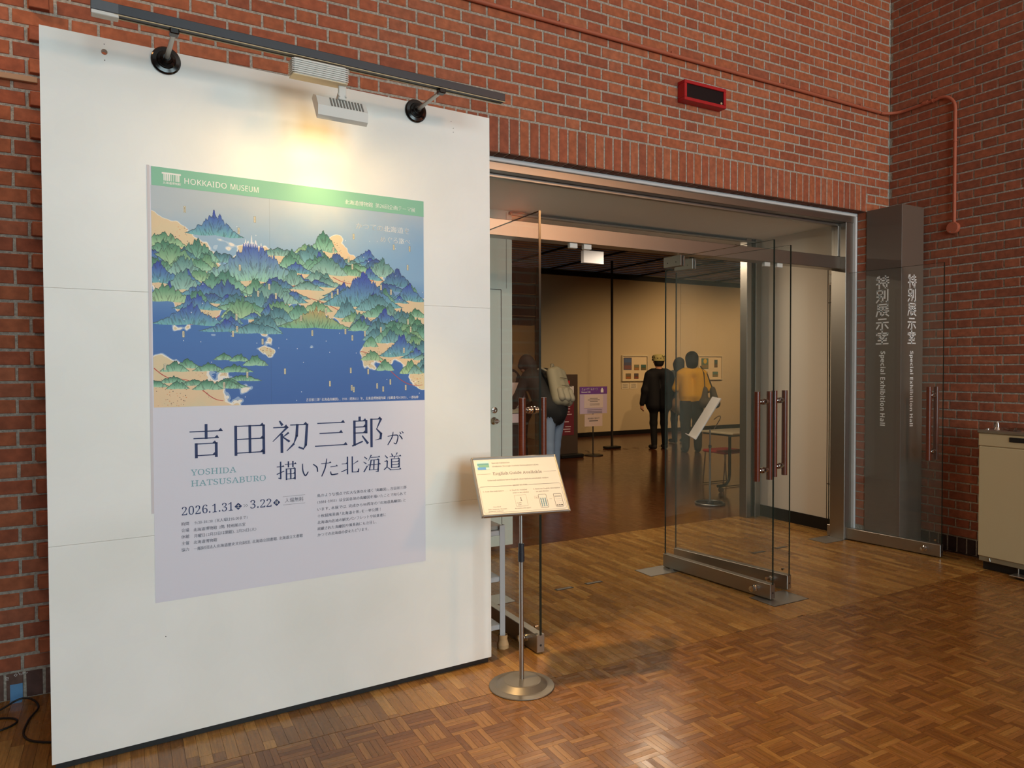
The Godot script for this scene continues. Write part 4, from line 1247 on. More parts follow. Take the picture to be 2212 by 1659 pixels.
	for hl in hills:
		var cx: float = hl[0] * w; var base: float = hl[1] * h; var hw: float = hl[2] * w; var hh: float = hl[3] * h
		var k: int = hl[4]
		var lone := k >= 5
		for x in range(maxi(0, int(cx - hw)), mini(w, int(cx + hw))):
			var s := (x - cx) / hw
			var p := maxf(0.002, 1.0 - absf(s))
			var prof := pow(p, 1.35) if lone and k < 8 else lerpf(sin(p * PI * 0.5), p, 0.55)
			prof *= 1.0 + 0.34 * fine.get_noise_2d(x * 1.6 + k * 99, base)
			var top := base - hh * prof
			var ridge := fine.get_noise_2d(x * 2.6, base * 3.0)
			for y in range(maxi(0, int(top)), mini(h, int(base + hh * 0.06 * sin(p * PI)))):
				var d := (y - (base - hh)) / hh
				var e := (y - top)
				var c: Color = tops[k].lerp(feet[k], clampf(d * (1.0 if lone else 1.1) + 0.12 * ridge, 0, 1))
				if e < 2.0: c = c.darkened(0.45)
				elif fine.get_noise_2d(x * 3.2 + y * 1.1 * signf(s) + k * 37, y * 0.6) > 0.38 - 0.2 * d: c = c.darkened(0.22)
				if k == 6 and d < 0.16 + 0.05 * sin(x * 0.9): c = Color8(238, 238, 240)
				im.set_pixel(x, y, c)
	# white sails and cream place plates
	for i in 90:
		var x := r.randi_range(4, w - 8); var y := r.randi_range(120, h - 10)
		var c := im.get_pixel(x, y)
		if c.b > c.r + 0.15 and c.b > c.g + 0.05: im.fill_rect(Rect2i(x, y, 3, 4), Color8(232, 236, 240))
	for i in 46:
		var x := r.randi_range(20, w - 30); var y := r.randi_range(60, h - 60)
		im.fill_rect(Rect2i(x, y, 9, 26), Color8(110, 104, 84))
		im.fill_rect(Rect2i(x + 1, y + 1, 7, 24), Color8(240, 232, 200))
		for k in 4: im.fill_rect(Rect2i(x + 3, y + 4 + k * 5, 3, 3), Color8(90, 84, 70))
	# faint fold of the original sheet
	for y in h: im.set_pixel(int(w * 0.387), y, im.get_pixel(int(w * 0.387), y).darkened(0.2))
	im.generate_mipmaps()
	var m := mat(255, 255, 255, 0.5)
	m.albedo_texture = ImageTexture.create_from_image(im)
	return m

# ---------------------------------------------------------------- lamps on the panel
func track_lights() -> void:
	var t := thing("lighting_track", "dark grey lighting track held before the top of the display wall", "light track", PANEL_AT, PANEL_TURN)
	var q := MB.new()
	q.bev(Vector3(0.98, 2.6555, 0.27), Vector3(1.52, 0.034, 0.036), 0.002)
	part("rail", q, M.track, t)
	q = MB.new()
	q.bev(Vector3(0.98, 2.6365, 0.286), Vector3(1.52, 0.003, 0.004), 0.0005)
	q.bev(Vector3(0.98, 2.6365, 0.254), Vector3(1.52, 0.003, 0.004), 0.0005)
	part("rail_lip", q, M.beige, t)
	q = MB.new()
	q.bev(Vector3(0.193, 2.6555, 0.27), Vector3(0.082, 0.034, 0.038), 0.002)
	part("feed_end", q, mat(84, 88, 94, 0.5), t)
	q = MB.new()
	q.bev(Vector3(0.193, 2.632, 0.27), Vector3(0.08, 0.013, 0.036), 0.002)
	part("feed_cover", q, M.lamp_white, t)
	for x in [0.403, 1.4335]:
		q = MB.new()
		q.xf = Transform3D(Basis(Vector3.RIGHT, PI / 2), Vector3(x, 2.627, 0.0))
		q.lathe([Vector2(0.052, 0.0), Vector2(0.052, 0.006), Vector2(0.047, 0.012), Vector2(0.034, 0.014), Vector2(0.031, 0.022), Vector2(0.022, 0.026), Vector2(0.02, 0.036), Vector2(0.013, 0.04), Vector2(0.0, 0.04)], 40)
		part("wall_flange", q, M.black_gloss, t)
		q = MB.new()
		q.tube([Vector3(x, 2.627, 0.03), Vector3(x, 2.627, 0.268)], 0.0085, 14)
		part("arm", q, M.steel_dull, t)
		q = MB.new()
		q.bev(Vector3(x, 2.628, 0.27), Vector3(0.03, 0.024, 0.034), 0.003)
		part("rail_clip", q, M.black_gloss, t)
	# lamp hung from the track: ribbed driver, stem, flat head turned to the panel
	var l := thing("track_spotlight", "white ribbed track spotlight shining on the poster wall", "spotlight", PANEL_AT + Basis(Vector3.UP, PANEL_TURN) * Vector3(0.91, 2.63, 0.27), PANEL_TURN)
	q = MB.new()
	q.bev(Vector3(0, -0.034, 0), Vector3(0.2, 0.06, 0.05), 0.002)
	part("driver_body", q, M.lamp_white, l)
	q = MB.new()
	for i in 7: q.box(Vector3(0, -0.012 - i * 0.0078, 0), Vector3(0.218, 0.003, 0.06))
	part("cooling_rib", q, M.lamp_white, l)
	q = MB.new()
	q.bev(Vector3(0.0, -0.067, 0), Vector3(0.212, 0.004, 0.056), 0.001)
	part("driver_cover", q, mat(232, 214, 178, 0.5), l)
	q = MB.new()
	q.bev(Vector3(0.092, -0.095, 0), Vector3(0.03, 0.056, 0.012), 0.002)
	part("stem", q, M.lamp_white, l)
	var head := Transform3D(Basis(Vector3.RIGHT, 0.98), Vector3(0.09, -0.155, -0.018))
	q = MB.new()
	q.xf = head
	# flat housing with bevelled shoulders: local y up out of the back
	q.xf = head * Transform3D(Basis(Vector3.UP, PI / 2), Vector3.ZERO)
	q.extrude(PackedVector2Array([Vector2(-0.058, -0.014), Vector2(0.058, -0.014), Vector2(0.058, 0.006), Vector2(0.022, 0.03), Vector2(-0.03, 0.03), Vector2(-0.058, 0.006)]), -0.1, 0.1)
	part("head_housing", q, M.lamp_white, l)
	q = MB.new()
	q.xf = head
	for i in 11: q.box(Vector3(-0.045 + i * 0.0125, 0.0305, 0.004), Vector3(0.006, 0.004, 0.046))
	part("cooling_slot", q, mat(120, 118, 112, 0.7), l)
	q = MB.new()
	q.xf = head
	for x in [-0.012, 0.014]: q.box(Vector3(x, 0.034, -0.03), Vector3(0.006, 0.03, 0.02))
	part("hinge_fork", q, M.lamp_white, l)
	q = MB.new()
	q.xf = head
	q.box(Vector3(0, -0.0145, 0), Vector3(0.18, 0.002, 0.11))
	var m := mat(255, 240, 205, 0.5)
	m.emission_enabled = true; m.emission = Color(1.0, 0.84, 0.58); m.emission_energy_multiplier = 3.0
	part("light_face", q, m, l)
	# the head is a wall washer: its lenses throw light sideways along the wall, a little straight on, and a beam down to the floor
	var at := head * Vector3(-0.02, -0.035, 0.052)
	for g in [[Vector3(-0.9, -0.4, -0.13), 48.0, 0.22], [Vector3(0.9, -0.4, -0.13), 48.0, 0.12], [Vector3(0.0, -0.94, -0.34), 48.0, 0.22], [Vector3(-0.2, -0.55, -0.8), 84.0, 0.08], [Vector3(0.43, -0.88, 0.24), 31.0, 6.0]]:
		var s := SpotLight3D.new()
		s.name = "lamp_light"
		s.light_color = Color(1.0, 0.83, 0.56)
		s.light_energy = g[2]
		s.spot_angle = g[1]
		s.spot_angle_attenuation = 1.0
		s.spot_range = 20.0
		s.spot_attenuation = 2.0
		s.light_size = 0.04
		s.shadow_enabled = true
		l.add_child(s, true)
		s.transform = Transform3D(Basis.looking_at(g[0], Vector3.BACK if absf(g[0].y) > 0.9 else Vector3.UP), at)

# ---------------------------------------------------------------- sign on a stand
func rounded(q: MB, x0: float, y0: float, x1: float, y1: float, r: float, w: float, z: float) -> void:
	var p := []
	for c in [[x1 - r, y1 - r, 0.0], [x0 + r, y1 - r, 90.0], [x0 + r, y0 + r, 180.0], [x1 - r, y0 + r, 270.0]]:
		for i in 5:
			var a := deg_to_rad(c[2] + i * 22.5)
			p.append(Vector2(c[0] + cos(a) * r, c[1] + sin(a) * r))
	p.append(p[0])
	for i in p.size() - 1: ribbon(q, [p[i], p[i + 1]], [w, w], z)

func guide_sign() -> void:
	var t := thing("sign_stand", "grey steel sign stand with round foot carrying the framed English guide notice", "sign stand", Vector3(1.58, 0, -2.80), -0.193)
	var q := MB.new()
	q.lathe([Vector2(0.148, 0.0), Vector2(0.15, 0.003), Vector2(0.148, 0.006), Vector2(0.125, 0.009), Vector2(0.118, 0.011), Vector2(0.088, 0.03), Vector2(0.082, 0.032), Vector2(0.02, 0.034), Vector2(0.0, 0.034)], 64)
	part("foot_disc", q, mat(128, 120, 110, 0.42, 0.7), t)
	q = MB.new()
	q.tube([Vector3(0, 0.03, 0), Vector3(0, 0.62, 0)], 0.0105, 18)
	part("lower_pole", q, M.steel_dull, t)
	q = MB.new()
	q.tube([Vector3(0, 0.6, 0), Vector3(0, 0.88, -0.004)], 0.0078, 18)
	part("upper_pole", q, M.steel_dull, t)
	q = MB.new()
	q.lathe([Vector2(0.008, 0.655), Vector2(0.0135, 0.654), Vector2(0.0135, 0.618), Vector2(0.0145, 0.616), Vector2(0.0145, 0.572), Vector2(0.0105, 0.57)], 20)
	part("collar", q, M.track, t)
	var f := Transform3D(Basis(Vector3.RIGHT, -0.687), Vector3(0, 0.921, -0.012))
	var w := 0.416; var h := 0.302
	q = MB.new()
	q.xf = f
	q.box(Vector3(0, 0, -0.0075), Vector3(w - 0.004, h - 0.004, 0.009))
	part("back_board", q, mat(120, 118, 112, 0.6), t)
	q = MB.new()
	q.xf = f
	for s in [-1.0, 1.0]:
		q.bev(Vector3(s * (w * 0.5 - 0.004), 0, -0.003), Vector3(0.008, h, 0.02), 0.002)
		q.bev(Vector3(0, s * (h * 0.5 - 0.004), -0.003), Vector3(w - 0.016, 0.008, 0.02), 0.002)
	part("frame", q, M.steel_dull, t)
	q = MB.new()
	q.xf = f
	q.box(Vector3(0, 0, -0.001), Vector3(w - 0.014, h - 0.014, 0.004))
	part("notice", q, mat(212, 206, 198, 0.5), t)
	var z := 0.0016
	var X := func(s: float) -> float: return (s - 0.5) * w
	var Y := func(v: float) -> float: return (0.5 - v) * h
	q = MB.new()
	q.xf = f
	latin(q, "Special Exhibition", font(true), X.call(0.225), Y.call(0.115), 0.21 * w, 0.0062, z)
	latin(q, "Hokkaido Through Yoshida Hatsusaburo's Eyes", font(true), X.call(0.225), Y.call(0.175), 0.54 * w, 0.0062, z)
	latin(q, "English Guide Available", font(true), X.call(0.215), Y.call(0.315), 0.57 * w, 0.0142, z)
	latin(q, "Selected exhibits have English descriptions available online.", font(true), X.call(0.14), Y.call(0.415), 0.71 * w, 0.0064, z)
	for r in [[0.04, 0.19, 0.292], [0.805, 0.955, 0.292], [0.05, 0.395, 0.508], [0.6, 0.95, 0.508]]:
		ribbon(q, [Vector2(X.call(r[0]), Y.call(r[2])), Vector2(X.call(r[1]), Y.call(r[2]))], [0.0008, 0.0008], z)
	part("heading_print", q, M.grey_ink, t)
	q = MB.new()
	q.xf = f
	latin(q, "HOW TO USE", font(true), X.call(0.415), Y.call(0.518), 0.165 * w, 0.0064, z)
	latin(q, "1. Scan the code below", font(true), X.call(0.065), Y.call(0.6), 0.235 * w, 0.0056, z)
	latin(q, "2. Find the number", font(true), X.call(0.365), Y.call(0.6), 0.2 * w, 0.0056, z)
	latin(q, "next to an exhibit", font(true), X.call(0.392), Y.call(0.645), 0.185 * w, 0.0056, z)
	latin(q, "3. Read the English description", font(true), X.call(0.635), Y.call(0.6), 0.315 * w, 0.0056, z)
	latin(q, "on your device", font(true), X.call(0.66), Y.call(0.645), 0.145 * w, 0.0056, z)
	latin(q, "Free Wi-Fi", font(true), X.call(0.145), Y.call(0.86), 0.085 * w, 0.0046, z)
	latin(q, "SSID: Hokkaido_Museum", font(true), X.call(0.085), Y.call(0.897), 0.205 * w, 0.0046, z)
	latin(q, "password: hokkaido", font(true), X.call(0.085), Y.call(0.93), 0.165 * w, 0.0046, z)
	latin(q, "1", font(true), X.call(0.458), Y.call(0.775), 0.0, 0.0175, z)
	latin(q, "English", font(true), X.call(0.416), Y.call(0.815), 0.05 * w, 0.0042, z)
	latin(q, "guide", font(true), X.call(0.425), Y.call(0.845), 0.036 * w, 0.0042, z)
	latin(q, "No need to scan again!", font(true), X.call(0.38), Y.call(0.905), 0.18 * w, 0.0046, z)
	latin(q, "Tap", font(true), X.call(0.637), Y.call(0.742), 0.022 * w, 0.0042, z)
	rounded(q, X.call(0.035), Y.call(0.945), X.call(0.965), Y.call(0.51), 0.008, 0.0007, z)
	rounded(q, X.call(0.402), Y.call(0.865), X.call(0.535), Y.call(0.68), 0.001, 0.0006, z)
	rounded(q, X.call(0.625), Y.call(0.755), X.call(0.67), Y.call(0.715), 0.002, 0.0005, z)
	ribbon(q, [Vector2(X.call(0.795), Y.call(0.775)), Vector2(X.call(0.822), Y.call(0.775))], [0.0007, 0.0007], z)
	part("small_print", q, M.grey_ink, t)
	# pictogram phones
	q = MB.new()
	q.xf = f
	rounded(q, X.call(0.675), Y.call(0.91), X.call(0.765), Y.call(0.69), 0.005, 0.0014, z)
	part("phone_outline", q, mat(70, 62, 58, 0.6), t)
	q = MB.new()
	q.xf = f
	rounded(q, X.call(0.85), Y.call(0.91), X.call(0.94), Y.call(0.69), 0.005, 0.0014, z)
	for i in 3: q.box(Vector3(X.call(0.868 + i * 0.026), Y.call(0.885), z), Vector3(0.008, 0.004, 0.0004))
	part("phone_outline", q, mat(70, 62, 58, 0.6), t)
	q = MB.new()
	q.xf = f
	for i in 3:
		for k in 9: q.box(Vector3(X.call(0.695 + i * 0.025), Y.call(0.755 + k * 0.0165), z), Vector3(0.0055, 0.003, 0.0004))
	part("phone_buttons", q, mat(70, 130, 150, 0.6), t)
	q = MB.new()
	q.xf = f
	q.box(Vector3(X.call(0.895), Y.call(0.735), z), Vector3(0.03, 0.006, 0.0004))
	part("phone_bar", q, mat(168, 164, 158, 0.6), t)
	q = MB.new()
	q.xf = f
	for k in 3: q.box(Vector3(X.call(0.895), Y.call(0.775 + k * 0.034), z), Vector3(0.026, 0.005, 0.0004))
	part("phone_lines", q, mat(214, 206, 196, 0.6), t)
	# small landscape picture in the corner: sky, hills and water as flat print
	for b in [[Color8(176, 208, 214), 0.055, 0.065, 0.195, 0.215, 0.0], [Color8(96, 150, 160), 0.06, 0.105, 0.19, 0.15, 0.0002], [Color8(120, 168, 150), 0.07, 0.13, 0.19, 0.175, 0.0003], [Color8(92, 150, 214), 0.055, 0.172, 0.15, 0.215, 0.0004]]:
		q = MB.new()
		q.xf = f
		q.box(Vector3((X.call(b[1]) + X.call(b[3])) * 0.5, (Y.call(b[2]) + Y.call(b[4])) * 0.5, z + b[5]), Vector3((b[3] - b[1]) * w, (b[4] - b[2]) * h, 0.0003))
		var m := StandardMaterial3D.new()
		m.albedo_color = b[0]; m.roughness = 0.6
		part("corner_picture", q, m, t)

# ---------------------------------------------------------------- sign column and drinking fountain
func sign_column() -> void:
	var t := thing("sign_column", "dark brown square column lettered Special Exhibition Hall on two faces", "sign column", Vector3(5.5475, 0, -3.605))
	var q := MB.new()
	q.bev(Vector3(0, 1.369, 0), Vector3(0.287, 2.738, 0.306), 0.002)
	part("body", q, M.brown, t)
	for s in [[Transform3D(Basis(Vector3(0, 0, 1), Vector3.UP, Vector3(-1, 0, 0)), Vector3(-0.1445, 0, 3.605)), -3.667, -3.6235], [Transform3D(Basis(), Vector3(-5.5475, 0, 0.154)), 5.484, 5.5225]]:
		q = MB.new()
		q.xf = s[0]
		var k := 0
		for ch in "特別展示室":
			glyph(q, ch, Vector2(s[1], 2.197 - (k + 1) * 0.1125), 0.112, 0.107, 0.0004, 0.1, 0.115)
			k += 1
		q.xf = s[0] * Transform3D(Basis(Vector3.BACK, -PI / 2), Vector3(s[2], 1.58, 0))
		latin(q, "Special Exhibition Hall", font(false, true), 0.0, 0.0, 0.604, 0.04, 0.0004)
		part("lettering", q, M.column_ink, t)

func drinking_fountain() -> void:
	var t := thing("drinking_fountain", "beige floor-standing drinking fountain with steel basin against the side wall", "drinking fountain", Vector3(5.545, 0, -2.63))
	var q := MB.new()
	q.bev(Vector3(0, 0.49, 0), Vector3(0.33, 0.79, 0.44), 0.006)
	part("cabinet", q, M.beige, t)
	q = MB.new()
	q.bev(Vector3(0, 0.932, 0), Vector3(0.332, 0.09, 0.444), 0.005)
	part("upper_band", q, M.beige, t)
	q = MB.new()
	q.bev(Vector3(-0.1665, 0.945, 0.09), Vector3(0.008, 0.034, 0.22), 0.003)
	part("push_bar", q, M.black, t)
	q = MB.new()
	q.bev(Vector3(0, 0.99, 0), Vector3(0.345, 0.024, 0.456), 0.004)
	part("top_plate", q, M.steel, t)
	q = MB.new()
	q.xf = Transform3D(Basis.from_scale(Vector3(0.13, 1, 0.16)), Vector3(0.0, 1.0, 0.04))
	q.lathe([Vector2(1.06, 0.001), Vector2(1.05, 0.012), Vector2(0.98, 0.013), Vector2(0.9, 0.003), Vector2(0.0, 0.002)], 40)
	part("basin_rim", q, M.chrome, t)
	q = MB.new()
	q.xf = Transform3D(Basis(), Vector3(-0.06, 1.0, -0.15))
	q.lathe([Vector2(0.024, 0.0), Vector2(0.016, 0.02), Vector2(0.011, 0.05), Vector2(0.007, 0.06), Vector2(0.0, 0.06)], 20)
	part("spout", q, M.chrome, t)
	q = MB.new()
	q.xf = Transform3D(Basis(), Vector3(-0.11, 1.0, -0.19))
	q.lathe([Vector2(0.012, 0.0), Vector2(0.012, 0.01), Vector2(0.0, 0.012)], 16)
	part("knob", q, M.chrome, t)
	q = MB.new()
	q.bev(Vector3(0.004, 0.078, 0), Vector3(0.325, 0.034, 0.43), 0.003)
	part("lower_trim", q, mat(150, 138, 112, 0.4, 0.3), t)
	q = MB.new()
	q.bev(Vector3(0.012, 0.031, 0), Vector3(0.29, 0.062, 0.4), 0.003)
	part("kick_base", q, M.black, t)
	q = MB.new()
	q.bev(Vector3(-0.19, 0.02, 0.1), Vector3(0.09, 0.008, 0.16), 0.003)
	part("pedal", q, M.steel, t)
	q = MB.new()
	q.tube([Vector3(-0.15, 0.022, 0.04), Vector3(-0.15, 0.07, 0.04)], 0.004, 8)
	part("pedal_rod", q, M.steel, t)
	q = MB.new()
	q.bar(Vector3(-0.162, 0.09, -0.14), Vector3(-0.162, 0.068, -0.135), 0.01, 0.004)
	part("trim_clip", q, M.chrome, t)

# ---------------------------------------------------------------- fittings on and before the brick wall
func wall_fittings() -> void:
	var t := thing("alarm_box", "red wall box with black front high on the brick wall", "alarm box", Vector3(3.562, 3.342, ZW))
	var q := MB.new()
	for s in [-1.0, 1.0]:
		q.bev(Vector3(0, s * 0.0575, 0.035), Vector3(0.386, 0.022, 0.07), 0.002)
		q.bev(Vector3(s * 0.182, 0, 0.035), Vector3(0.022, 0.093, 0.07), 0.002)
	part("housing", q, M.red, t)
	part("front", mb_box(Vector3(0, 0, 0.03), Vector3(0.342, 0.093, 0.06)), mat(26, 22, 26, 0.3), t)
	q = MB.new()
	q.tube([Vector3(0.155, -0.034, 0.06), Vector3(0.155, -0.034, 0.062)], 0.008, 12)
	part("badge", q, M.beige, t)
	# conduit along the wall, round the corner and down to a round box
	t = thing("conduit_pipe", "brick coloured conduit running level along the front brick wall", "conduit", Vector3(0, 3.58, ZW))
	q = MB.new()
	q.tube([Vector3(-2.2, 0.02, 0.0165), Vector3(XR - 0.16, -0.012, 0.0165)], 0.0125, 12)
	part("pipe", q, M.conduit, t)
	for x in [0.6, 2.4, 3.3, 4.4, 5.3]:
		q = MB.new()
		q.bev(Vector3(x, (4.0 - x) * 0.004, 0.015), Vector3(0.014, 0.034, 0.028), 0.003)
		part("clip", q, M.conduit, t)
	t = thing("bent_conduit", "brick coloured conduit bending round the corner and down the side wall", "conduit", Vector3(XR, 3.574, -3.4))
	var pts := []
	for i in 7:
		var a := PI / 2 * i / 6.0
		pts.append(Vector3(-0.15 + sin(a) * 0.1335, -0.006, ZW + 3.4 + 0.15 - cos(a) * 0.1335))
	pts.append(Vector3(-0.021, 0, 0.04))
	for i in 8:
		var a := PI / 2 * i / 7.0
		pts.append(Vector3(-0.021, -0.12 + cos(a) * 0.12 + 0.004, 0.065 + sin(a) * 0.12))
	pts.append(Vector3(-0.021, -0.995, 0.185))
	q = MB.new()
	q.tube(pts, 0.0125, 12)
	part("pipe", q, M.conduit, t)
	for c in [[Vector3(-0.021, 0.001, -0.07), Vector3(-0.021, 0.001, -0.03)], [Vector3(-0.021, 0, 0.005), Vector3(-0.021, 0, 0.015)], [Vector3(-0.021, -0.364, 0.185), Vector3(-0.021, -0.374, 0.185)]]:
		q = MB.new()
		q.tube(c, 0.0163, 12)
		part("coupling", q, M.conduit, t)
	t = thing("junction_box", "round brick coloured junction box at the end of the conduit", "junction box", Vector3(XR, 2.536, -3.225))
	q = MB.new()
	q.xf = Transform3D(Basis(Vector3.BACK, PI / 2), Vector3.ZERO)
	q.lathe([Vector2(0.046, 0.0), Vector2(0.046, 0.03), Vector2(0.043, 0.033), Vector2(0.0, 0.033)], 14)
	part("body", q, M.conduit, t)
	for s in [-1.0, 1.0]:
		q = MB.new()
		q.tube([Vector3(-0.033, s * 0.03, s * 0.014), Vector3(-0.035, s * 0.03, s * 0.014)], 0.004, 8)
		part("screw", q, M.chrome, t)
	t = thing("picture_rail", "beige metal rail fixed across the bricks beside the display wall", "rail", Vector3(-1.2, 2.7165, ZW))
	q = MB.new()
	q.bev(Vector3(0, 0, 0.012), Vector3(1.78, 0.024, 0.024), 0.002)
	part("bar", q, mat(186, 146, 112, 0.6), t)
	# cables and tape at the foot of the wall
	t = thing("floor_cable", "black cable winding over the floor to the foot of the display wall", "cable", Vector3.ZERO)
	var c := Curve3D.new()
	c.bake_interval = 0.01
	for p in [Vector3(-0.75, 0.005, -3.66), Vector3(-0.52, 0.005, -3.64), Vector3(-0.4, 0.03, -3.69), Vector3(-0.335, 0.012, -3.62), Vector3(-0.36, 0.005, -3.5), Vector3(-0.36, 0.005, -3.36), Vector3(-0.29, 0.005, -3.27), Vector3(-0.12, 0.005, -3.2)]: c.add_point(p)
	for i in c.point_count:
		var d: Vector3 = (c.get_point_position(mini(i + 1, c.point_count - 1)) - c.get_point_position(maxi(i - 1, 0))) * 0.18
		c.set_point_in(i, -d); c.set_point_out(i, d)
	var run := []
	for i in 60: run.append(c.sample_baked(c.get_baked_length() * i / 59.0))
	q = MB.new()
	q.tube(run, 0.0042, 8)
	part("lead", q, M.black, t)
	t = thing("loose_cable", "black cable loop lying by the dark plinth bricks", "cable", Vector3(-0.52, 0.004, -3.52))
	run = []
	for i in 24:
		var a := -1.9 + 3.9 * i / 23.0
		run.append(Vector3(cos(a) * 0.14 - 0.02, 0.0, sin(a) * 0.075))
	q = MB.new()
	q.tube(run, 0.0042, 8)
	part("lead", q, M.black, t)
	t = thing("blue_tape", "strip of light blue tape stuck across the foot of the brick wall", "tape", Vector3(-0.428, 0, ZW))
	q = MB.new()
	q.box(Vector3(0, 0.035, 0.0025), Vector3(0.046, 0.07, 0.001))
	q.box(Vector3(0, 0.0008, 0.02), Vector3(0.046, 0.001, 0.04))
	part("strip", q, mat(104, 158, 206, 0.4), t)
	t = thing("chalk_mark", "small white chalk scribble on the dark plinth bricks", "chalk mark", Vector3(-0.41, 0.11, ZW))
	q = MB.new()
	for l in [[-0.055, -0.004, -0.055, -0.016, -0.046, -0.016], [-0.055, -0.004, -0.047, -0.005, -0.047, -0.011, -0.054, -0.011], [-0.026, 0.0, -0.019, 0.006, -0.014, 0.0, -0.02, -0.006, -0.026, 0.0], [-0.01, 0.009, -0.004, -0.003], [-0.001, 0.003, 0.0, -0.004], [0.006, 0.008, 0.006, -0.003], [0.006, 0.008, 0.013, 0.004, 0.007, 0.001], [0.017, 0.004, 0.02, 0.0, 0.024, 0.004]]:
		var pl := []
		var ws := []
		for i in range(0, l.size(), 2):
			pl.append(Vector2(l[i], l[i + 1])); ws.append(0.0016)
		ribbon(q, pl, ws, 0.0022)
	part("stroke", q, M.white_ink, t)

func rack() -> void:
	var t := thing("shelf_rack", "light grey steel shelf rack tucked behind the display wall", "shelf", Vector3(1.52, 0, -3.4))
	var g := mat(176, 178, 180, 0.45)
	for sx in [-0.19, 0.19]:
		for sz in [-0.17, 0.17]:
			var q := MB.new()
			q.bev(Vector3(sx, 0.33, sz - signf(sz) * 0.001), Vector3(0.03, 0.62, 0.004), 0.001)
			q.bev(Vector3(sx + signf(sx) * 0.014, 0.33, sz - signf(sz) * 0.015), Vector3(0.004, 0.62, 0.03), 0.001)
			var p := part("post", q, g, t)
			q = MB.new()
			for i in 7: q.box(Vector3(sx + signf(sx) * 0.0165, 0.1 + i * 0.08, sz - signf(sz) * 0.016), Vector3(0.0008, 0.014, 0.006))
			part("slots", q, M.black, p).set_meta("kind", "stuff")
	for y in [0.11, 0.36, 0.6]:
		var q := MB.new()
		q.bev(Vector3(0, y, 0), Vector3(0.37, 0.026, 0.33), 0.003)
		part("shelf", q, g, t)
	var q := MB.new()
	q.lathe([Vector2(0.03, 0.0), Vector2(0.032, 0.02), Vector2(0.024, 0.045), Vector2(0.026, 0.07)], 7)
	part("paper_wrapped_foot", q, mat(196, 158, 112, 0.7), t, Vector3(0.195, 0.0, 0.165))
	t = thing("storage_tray", "flat grey tray lying on the rack behind the display wall", "tray", Vector3(1.54, 0.6135, -3.4))
	q = MB.new()
	q.bev(Vector3(0, 0.012, 0), Vector3(0.36, 0.024, 0.3), 0.004)
	q.bev(Vector3(0.03, 0.034, -0.06), Vector3(0.26, 0.02, 0.18), 0.004)
	part("tray", q, mat(150, 146, 136, 0.5), t)
	t = thing("cable_coil", "coil of blue cable lying on the middle shelf of the rack", "cable", Vector3(1.6, 0.3735, -3.33))
	for k in 4:
		var run := []
		for i in 25:
			var a := TAU * i / 24.0
			run.append(Vector3(cos(a) * (0.06 + 0.006 * k), 0.012 + 0.016 * k + 0.006 * sin(a * 2.0 + k), sin(a) * (0.05 + 0.004 * k)))
		q = MB.new()
		q.tube(run, 0.0055, 8)
		part("turn", q, mat(52, 84, 170, 0.4) if k % 2 else mat(40, 52, 110, 0.4), t)

